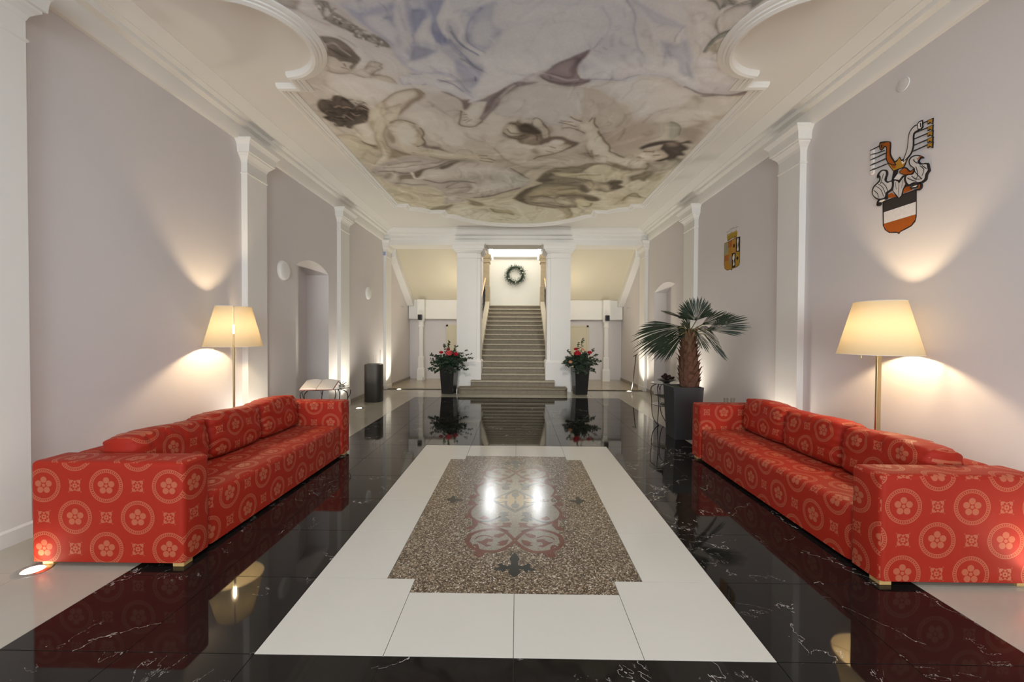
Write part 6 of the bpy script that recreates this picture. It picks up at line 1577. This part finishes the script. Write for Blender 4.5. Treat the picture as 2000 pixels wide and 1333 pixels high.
def rose(x, y, z, r, mat, parent, seed):
    rng = random.Random(seed); mb = MB()
    mb.lathe((x, y, z), [(0, -.5 * r), (.55 * r, -.25 * r), (.7 * r, .1 * r), (.5 * r, .4 * r), (0, .5 * r)], 8)
    for ring_, (n_, rr_, tl_) in enumerate(((5, .42, .25), (6, .68, .55), (7, .9, .95))):
        for k in range(n_):
            a = 2 * PI * k / n_ + rng.uniform(-.2, .2) + ring_; c, s_ = math.cos(a), math.sin(a)
            w_ = rr_ * r * 1.1; zz = z + (.55 - .25 * ring_) * r
            p = lambda q, up, out: (x + c * (rr_ * r + out) - s_ * q, y + s_ * (rr_ * r + out) + c * q, zz + up)
            mb.add([p(-.25 * w_, -.5 * r, -.3 * r), p(.25 * w_, -.5 * r, -.3 * r), p(.55 * w_, .05 * r, 0), p(.3 * w_, .32 * r, tl_ * .25 * r), p(-.3 * w_, .32 * r, tl_ * .25 * r), p(-.55 * w_, .05 * r, 0)], [(0, 1, 2, 5), (5, 2, 3, 4)])
    return mb.build('rose', mat, parent, smooth=True)


for k, (dx, dy) in enumerate(((.02, 0), (-.03, .03), (.0, -.035))): rose(-2.53 + dx, 5.90 + dy, .41 + .01 * k, .035, M['rose'], fb, k)

# bowl of dark cones on the right table, magazines on its shelf
bw = thing('cone_bowl', 'dark glass bowl heaped with brown pine cones on the round glass table', 'bowl', (2.47, 6.80, .70))
MB().lathe((2.47, 6.80, .70), [(0, 0), (.05, 0), (.055, .012), (.10, .035), (.15, .055), (.145, .060), (.09, .042), (0, .03)], 32).build('bowl', M['blackgloss'], bw, smooth=True)
rng = random.Random(5)
for k in range(11):
    a = rng.uniform(0, 6.28); rr_ = rng.uniform(.0, .10); px_, py_ = 2.47 + rr_ * math.cos(a), 6.80 + rr_ * math.sin(a); pz = .775 + rng.uniform(-.01, .035) + (.045 if k in (2, 7) else 0)
    mb = MB(); ax_ = Vector((rng.uniform(-1, 1), rng.uniform(-1, 1), rng.uniform(-.3, 1))).normalized()
    for i in range(46):
        tt = i / 46; th_ = i * 2.4; r2 = .030 * math.sin(PI * (.12 + .8 * tt)); u_ = ax_.orthogonal().normalized(); v_ = ax_.cross(u_)
        d_ = u_ * math.cos(th_) + v_ * math.sin(th_); c0 = Vector((px_, py_, pz)) + ax_ * (.07 * (tt - .5)); q = ax_.cross(d_)
        mb.add([tuple(c0 + q * .008), tuple(c0 - q * .008), tuple(c0 + d_ * r2 - q * .006 + ax_ * .01), tuple(c0 + d_ * r2 + q * .006 + ax_ * .01)], [(0, 1, 2, 3)])
    mb.build('pine_cone', M['cone'], bw)
for k, (a, col) in enumerate(((.1, 'blackgloss'), (-.15, 'plastic'))):
    o = MB().box(-.11, .11, -.08, .08, 0, .014).build('magazine', M[col], bevel=0.002)
    o.location = (2.50, 6.78, .3445 + k * .0145); o.rotation_euler = (0, 0, a)
    tag(o, ('black magazine lying lowest on the shelf of the round glass table', 'dark grey magazine on top of the pair on the round table shelf')[k], 'magazine', 'magazines on the table shelf')

# drinking glasses on a small stool behind the right sofa's far arm
stl = thing('low_stool', 'small round stool behind the far arm of the right sofa, holding two glasses', 'stool', (2.90, 5.62, 0))
MB().lathe((2.90, 5.62, 0), [(0, .53), (.12, .53), (.125, .54), (.12, .555), (0, .555)], 28).build('seat', M['wood'], stl, smooth='auto')
for k in range(3):
    a = k * 2.094 + .3; MB().tube([(2.90 + .07 * math.cos(a), 5.62 + .07 * math.sin(a), .53), (2.90 + .12 * math.cos(a), 5.62 + .12 * math.sin(a), 0)], .011, 8).build('leg', M['wood'], stl)
for k, dx in enumerate((-.045, .045)):
    o = MB().lathe((0, 0, 0), [(0, 0), (.028, 0), (.034, .085), (.0315, .085), (.026, .006), (0, .006)], 24).build('drinking_glass', M['thinglass'], smooth=True)
    o.location = (2.885 + dx, 5.60, .556); tag(o, ('left one of two clear glasses behind the far arm of the right sofa', 'right one of two clear glasses behind the far arm of the right sofa')[k], 'glass', 'clear glasses by the right wall')

# ------------------------------------------------------------------ umbrella stand
us = thing('umbrella_stand', 'tall black leather umbrella stand with thin clear rods by the left wall', 'umbrella stand', (-3.14, 9.0, 0))
def sring(h, z, n_=40, e=3.2): return [(-3.14 + h * math.copysign(abs(math.cos(2 * PI * k / n_)) ** (2 / e), math.cos(2 * PI * k / n_)), 9.0 + h * math.copysign(abs(math.sin(2 * PI * k / n_)) ** (2 / e), math.sin(2 * PI * k / n_)), z) for k in range(n_)]
MB().loft([sring(.178, 0), sring(.182, .01), sring(.182, .80), sring(.178, .815), sring(.168, .815), sring(.165, .80), sring(.165, .05)], cap1=True).build('body', M['leather'], us, smooth='auto')
MB().tube([tuple(p) for p in sring(.174, .818)] + [tuple(sring(.174, .818)[0])], .004, 5).build('rim', M['steel'], us)
for k, (dx, dy) in enumerate(((-.10, -.05), (-.03, .06), (.05, -.02), (.13, .03))):
    MB().tube([(-3.14 + dx * .8, 9.0 + dy, .055), (-3.14 + dx, 9.0 + dy, 1.14 if k == 3 else 1.02)], .004, 6).build('rod', M['steel'] if k == 3 else M['thinglass'], us)

# ------------------------------------------------------------------ leaning stick
sk = thing('leaning_stick', 'thin black stick with a small crossbar leaning on the last right pilaster', 'stick', (3.03, 10.86, 0))
MB().tube([(3.03, 10.86, 0.0), (3.145, 10.90, 0.965)], .0115, 8).build('shaft', M['iron'], sk, smooth=True)
MB().tube([(3.06, 10.86, .925), (3.19, 10.93, .985)], .010, 7).build('crossbar', M['iron'], sk, smooth=True)
# two tiny spot fittings on the floor
for x, y, lb in ((-2.98, 13.0, 'tiny steel spot fitting on the floor by the left passage pillar'), (-1.50, 10.28, 'tiny upright steel spot beside the lowest step')):
    q = thing('spot_fitting', lb, 'light', (x, y, 0), 'tiny steel floor fittings')
    MB().lathe((x, y, 0), [(0, 0), (.03, 0), (.03, .01), (.017, .015), (.017, .11), (.012, .12), (0, .12)], 14).build('body', M['steel'], q, smooth='auto')

# ------------------------------------------------------------------ wall fittings
def disc(X, s, y, z, r, label, mat, dep, cat, group=None, name='wall_light'):
    t_ = thing(name, label, cat, (X, y, z), group)
    mb = MB(); prof = [(r * .98, 0), (r, .01), (r * .97, dep * .55), (r * .8, dep * .85), (r * .45, dep), (0, dep * 1.02)]
    rings = [[(X + s * d_, y + q * math.cos(2 * PI * k / 36), z + q * math.sin(2 * PI * k / 36)) for k in range(36)] for q, d_ in prof[:-1]]
    mb.loft(rings); mb.build('diffuser', mat, t_, smooth=True)
    mb = MB(); mb.loft([[(X + s * d_, y + r * 1.02 * math.cos(2 * PI * k / 36), z + r * 1.02 * math.sin(2 * PI * k / 36)) for k in range(36)] for d_ in (0, .008)]); mb.build('mount', M['whiteplastic'], t_)


disc(XL, 1, 6.26, 2.445, .148, 'round white wall light left of the arched niche', M['whiteplastic'], .06, 'wall light', 'round wall lights on the left wall')
disc(XL, 1, 9.83, 2.455, .148, 'round white wall light above the black umbrella stand', M['whiteplastic'], .06, 'wall light', 'round wall lights on the left wall')
disc(XR, -1, 3.76, 3.74, .055, 'small round cover plate painted like the wall, left above the large coat of arms', M['wall'], .012, 'cover plate', name='cover_plate')
sg = thing('wall_sign', 'tiny pale blue sign near the top of the last left pilaster', 'sign', (-3.53, 10.965, 3.63))
MB().box(-3.575, -3.505, 10.955, 10.969, 3.55, 3.70).build('sign_plate', M['whiteplastic'], sg)
MB().box(-3.568, -3.512, 10.951, 10.956, 3.575, 3.675).build('sign_face', M['signblue'], sg)


def arms(data, label, y, z):
    t_ = thing('coat_of_arms', label, 'coat of arms', (XR, y, z), 'painted coats of arms on the right wall')
    k_ = 0; X = XR - .0006
    cache = {}
    for line in data.split('\n'):
        q = line.split()
        if len(q) < 8: continue
        v = [float(a) for a in q[6:]]; pts = list(zip(v[::2], v[1::2])); k_ += 1; h = .0012 + .00022 * k_
        mb = MB()
        if q[1] == '0':
            p2 = pts if len(pts) < 7 or q[0] in ('shield_field',) else smoothpts(pts, True) if q[0] in ('mantling', 'horn', 'crown_', 'charge') else pts
            flatpoly(mb, p2, 0, h)
        else: striploft(mb, pts, float(q[5]), 0, h)
        mb.v = [(X - z_, a, b2) for a, b2, z_ in mb.v]
        mb.build(q[0], paint((int(q[2]), int(q[3]), int(q[4]))), t_)


arms(ARMS, 'large painted coat of arms with black, white and ochre shield, two horns and white plumes', 3.75, 2.42)
arms(ARMS_SMALL, 'smaller painted coat of arms with quartered yellow and black shield and a crown', 6.55, 2.52)

# ------------------------------------------------------------------ palm
PXc, PYc = 2.43, 6.03
pl = thing('potted_palm', 'fan palm with shaggy brown trunk in a tall anthracite square planter', 'plant', (PXc, PYc, 0))
sq = lambda h_, z: [(PXc - h_, PYc - h_, z), (PXc + h_, PYc - h_, z), (PXc + h_, PYc + h_, z), (PXc - h_, PYc + h_, z)]
MB().loft([sq(.175, 0), sq(.212, .75), sq(.192, .75), sq(.19, .70)]).build('planter', M['anthracite'], pl, bevel=0.004)
MB().loft([sq(.189, .70), sq(.189, .735)]).build('soil', M['soil'], pl)
tc = lambda z: (2.52 - .03 * (z - .75), 6.03)
mb = MB(); rings = []
TP = [(.72, .125), (.80, .128), (.95, .128), (1.1, .115), (1.25, .10), (1.4, .088), (1.5, .075), (1.58, .04)]
for z, r in TP: rings.append([(tc(z)[0] + r * math.cos(a * PI / 8), tc(z)[1] + r * math.sin(a * PI / 8), z) for a in range(16)])
mb.loft(rings); mb.build('trunk', M['bark'], pl, smooth=True)
rng = random.Random(3)
for row in range(13):
    z = .77 + row * .058; r = float(np.interp(z, [a for a, _ in TP], [b2 for _, b2 in TP]))
    for k in range(7):
        a = 2 * PI * (k + (row % 2) * .5) / 7 + rng.uniform(-.12, .12); c, s_ = math.cos(a), math.sin(a); cxx, cyy = tc(z)
        h = rng.uniform(.09, .15); wd = r * .66; out = rng.uniform(.012, .055) * (1 + row * .03)
        p = lambda q, up, o_: (cxx + c * (r + o_) - s_ * q, cyy + s_ * (r + o_) + c * q, z + up)
        vs = [p(-wd * .5, -.02, .0), p(wd * .5, -.02, .0), p(wd * .42, h * .45, .012), p(-wd * .42, h * .45, .012), p(.01, h, out + .01), p(-.01, h, out + .01), p(0, -.02, -.02), p(0, h * .45, -.01)]
        MB().add(vs, [(0, 1, 2, 3), (3, 2, 4, 5), (0, 6, 1), (1, 6, 7, 2), (3, 7, 6, 0), (2, 7, 4), (7, 3, 5), (4, 7, 5)]).build('leaf_base', M['barktip'] if (row > 9 and rng.random() < .6) or rng.random() < .12 else M['bark'], pl)


def PW(u, v, Y):        # metres at depth Y for a measured direction (used once, to place the crown)
    return Vector(((u - 1009) / 804 * Y, Y, 1.484 + (653 - v) / 804 * Y))


def frond(base, hub, tip, lat, spread, nb, droop, mat, seed, wid=1.0):
    rng = random.Random(seed); base, hub, tip, lat = Vector(base), Vector(hub), Vector(tip), Vector(lat)
    d = tip - hub; L_ = d.length; d.normalize(); lat = (lat - d * lat.dot(d)).normalized(); nrm = d.cross(lat)
    mb = MB(); dth = 2 * spread / nb
    for i in range(nb):
        th = -spread + dth * (i + .5) + rng.uniform(-.02, .02)
        dr = d * math.cos(th) + lat * math.sin(th); pr_ = -d * math.sin(th) + lat * math.cos(th)
        Lb = L_ * (1 - .30 * (abs(th) / max(spread, .01)) ** 2) * rng.uniform(.92, 1.06); P_ = []
        for j in range(7):
            q = j / 6; r_ = Lb * q
            w_ = min(r_ * dth * .56, .020 * wid) if q < .55 else .020 * wid * max(0.05, (1 - q) / .45)
            w_ = min(w_, r_ * dth * .56 + .002)
            c = hub + dr * r_ + Vector((0, 0, -1)) * droop * r_ * r_ * (1 + .6 * q) + nrm * (.006 * (1 if i % 2 else -1))
            P_.append((c, w_))
        vs, fs = [], []
        for j, (c, w_) in enumerate(P_):
            vs += [tuple(c - pr_ * w_), tuple(c + nrm * .004), tuple(c + pr_ * w_)]
            if j: k3 = 3 * j; fs += [(k3 - 3, k3 - 2, k3 + 1, k3), (k3 - 2, k3 - 1, k3 + 2, k3 + 1)]
        mb.add(vs, fs)
    fr_ = mb.build('frond', mat, pl)
    mid = (base + hub) / 2 + Vector((0, 0, .06 * (hub - base).length))
    MB().tube(smooth3([base, mid, hub, hub + d * L_ * .12]), [.009] * 16 if False else .0075, 6).build('petiole', M['petiole'], fr_, smooth=True)


top = Vector((2.495, 6.03, 1.47)); Y = 6.0
frond(top, PW(1357, 624, Y), PW(1352, 574, Y), (1, 0, 0.12), 1.30, 34, .10, M['frond'], 1, 1.25)
frond(top + Vector((0, 0, .02)), PW(1368, 632, Y + .1), PW(1425, 606, Y + .15), (0.1, .5, .6), .50, 18, .10, M['frond'], 2)
frond(top, PW(1378, 642, Y - .15), PW(1458, 618, Y - .25), (0.05, .45, .75), .55, 26, .10, M['frond'], 3, 1.15)
frond(top, PW(1333, 637, Y - .1), PW(1236, 655, Y - .25), (-.3, .3, .9), .50, 28, .16, M['frond'], 4, 1.15)
frond(top, PW(1334, 648, Y - .15), PW(1272, 690, Y - .3), (-.5, .3, .6), .40, 20, .10, M['frond'], 5)
frond(top, PW(1338, 622, Y + .15), PW(1290, 602, Y + .35), (0, .8, .5), .16, 9, .10, M['frondtip'], 6)
frond(top, PW(1372, 650, Y - .1), PW(1420, 700, Y - .2), (.7, .2, .5), .13, 9, .05, M['frond'], 7)
frond(top, PW(1352, 640, Y - .2), PW(1382, 680, Y - .35), (.7, .2, .4), .28, 12, .2, M['frondtip'], 8)
frond(top, PW(1345, 650, Y), PW(1322, 632, Y - .1), (.5, .1, .8), .9, 15, .2, M['frondtip'], 9)
frond(top, PW(1345, 640, Y), PW(1332, 614, Y), (.7, .4, .3), .7, 14, .1, M['frond'], 10)
frond(top, PW(1360, 640, Y + .2), PW(1405, 640, Y + .5), (.2, .5, .7), .4, 14, .5, M['frond'], 11)
for k in range(9):
    a = k * .7 + .2; q = top + Vector((.05 * math.cos(a), .05 * math.sin(a), -.06))
    MB().tube([q, q + Vector((.05 * math.cos(a), .05 * math.sin(a), .10)), q + Vector((.09 * math.cos(a), .09 * math.sin(a), .17 + .02 * (k % 3)))], [.016, .011, .004], 6).build('cut_stalk', M['barktip'], pl, smooth=True)

# ------------------------------------------------------------------ flower planters
def flower_planter(cx_, cy_, rot, label, roses, seed, sprays):
    t_ = thing('flower_planter', label, 'flowers', (cx_, cy_, 0), 'tall black planters with cut flowers beside the stairs')
    c, s_ = math.cos(rot), math.sin(rot)
    def sq2(h_, z): return [(cx_ + c * a - s_ * b2, cy_ + s_ * a + c * b2, z) for a, b2 in ((-h_, -h_), (h_, -h_), (h_, h_), (-h_, h_))]
    MB().loft([sq2(.145, 0), sq2(.188, .66), sq2(.172, .66), sq2(.17, .60)]).build('planter', M['blackgloss'], t_, bevel=0.003)
    MB().loft([sq2(.169, .60), sq2(.169, .64)]).build('soil', M['soil'], t_)
    rng = random.Random(seed); leaf = [MB(), MB()]; twig = MB(); C0 = Vector((cx_, cy_, .68))
    ends = []
    for k in range(90):
        a = rng.uniform(0, 2 * PI); el = rng.uniform(-.12, 1.45); L_ = rng.uniform(.22, .42) * (1.12 if el < .5 else 1.0)
        ends.append(C0 + Vector((math.cos(a) * math.cos(el) * L_ * 1.1, math.sin(a) * math.cos(el) * L_ * .8, math.sin(el) * L_ * .92 - (.10 if el < .1 else 0))))
    ends += [Vector(p) for p in sprays]
    for e_ in ends:
        m_ = (C0 + e_) / 2 + Vector((rng.uniform(-.03, .03), 0, .05)); pts = smooth3([C0, m_, e_], 5)
        twig.tube(pts[3:], .0025, 4); far = (e_ - C0).length > .46
        for i in range(3, len(pts)):
            for q in range(3 if not far else 4):
                p = Vector(pts[i]) + Vector((rng.uniform(-.03, .03), rng.uniform(-.03, .03), rng.uniform(-.025, .025)))
                d = Vector((rng.uniform(-1, 1), rng.uniform(-1, 1), rng.uniform(-.7, .5))).normalized(); u_ = d.orthogonal().normalized()
                l_ = rng.uniform(.026, .048) * (.8 if far else 1); w_ = l_ * .52
                leaf[rng.random() < .4].add([tuple(p - d * l_), tuple(p - d * l_ * .3 + u_ * w_), tuple(p + d * l_ * .5 + u_ * w_ * .8), tuple(p + d * l_), tuple(p + d * l_ * .5 - u_ * w_ * .8), tuple(p - d * l_ * .3 - u_ * w_)], [(0, 1, 2, 3, 4, 5)])
    leaf[0].build('foliage', M['leaf'], t_, kind='stuff'); leaf[1].build('foliage', M['leaf2'], t_, kind='stuff', label='darker green leaves between the roses')
    twig.build('stems', M['petiole'], t_, kind='stuff')
    for i, (x, y, z, r, mt) in enumerate(roses): rose(x, y, z, r, M[mt], t_, seed + i)


flower_planter(-1.70, 10.30, -.16, 'black tapered planter with coral roses left of the stairs', [(-1.655, 10.0, 1.01, .088, 'rosepink'), (-1.49, 10.06, .99, .062, 'rose'), (-1.86, 10.10, 1.03, .052, 'rose'), (-1.72, 10.28, 1.10, .05, 'rose')], 21,
               [(-2.12, 10.2, .86), (-2.13, 10.15, .98), (-1.15, 10.2, 1.0), (-1.13, 10.25, .90), (-1.68, 10.2, 1.30), (-1.80, 10.2, 1.24), (-1.30, 10.1, .72), (-2.02, 10.1, .72), (-1.25, 10.2, 1.08), (-1.5, 10.2, 1.2)])
flower_planter(1.585, 10.33, .16, 'black tapered planter with red and peach roses right of the stairs', [(1.47, 10.02, 1.03, .085, 'rose'), (1.77, 10.04, 1.05, .058, 'rose'), (1.30, 10.0, .82, .046, 'rosepeach'), (1.62, 10.16, 1.12, .04, 'rosepeach'), (1.45, 10.16, 1.13, .05, 'rose')], 41,
               [(1.22, 10.2, .84), (1.25, 10.2, 1.1), (2.05, 10.2, .84), (2.0, 10.2, 1.0), (1.65, 10.2, 1.38), (1.52, 10.2, 1.28), (1.90, 10.2, 1.12), (1.24, 10.15, .74), (1.95, 10.1, .76)])

# ------------------------------------------------------------------ wreath
WX, WY, WZ = -0.09, 16.93, 3.94
wr = thing('wreath', 'round evergreen wreath with a few pale baubles on the white landing wall', 'wreath', (WX, WY, WZ))
rng = random.Random(9); lf = MB(); lf2 = MB()
MB().tube([(WX + .31 * math.cos(2 * PI * k / 32), WY, WZ + .31 * math.sin(2 * PI * k / 32)) for k in range(33)], .035, 8).build('ring', M['leaf2'], wr, smooth=True)
for k in range(1500):
    a = rng.uniform(0, 2 * PI); r_ = .31 + rng.gauss(0, .055); p = Vector((WX + r_ * math.cos(a), WY - abs(rng.gauss(.02, .035)), WZ + r_ * math.sin(a)))
    d = Vector((math.cos(a + rng.uniform(-1.6, 1.6)), -rng.uniform(0, .8), math.sin(a + rng.uniform(-1.6, 1.6)))).normalized(); u_ = d.orthogonal().normalized(); l_ = rng.uniform(.03, .07)
    (lf if k % 3 else lf2).add([tuple(p), tuple(p + d * l_ * .5 + u_ * .009), tuple(p + d * l_), tuple(p + d * l_ * .5 - u_ * .009)], [(0, 1, 2, 3)])
lf.build('needles', M['leaf2'], wr, kind='stuff'); lf2.build('needles', M['leaf'], wr, kind='stuff', label='grey-green sprigs')
for k, a in enumerate((.25, .75, 3.7, 4.75)):
    MB().lathe((WX + .31 * math.cos(a), WY - .07, WZ + .31 * math.sin(a)), [(0, -.03), (.022, -.02), (.03, 0), (.022, .02), (0, .03)], 12).build('bauble', M['ornament'], wr, smooth=True)
bpy.context.view_layer.update()
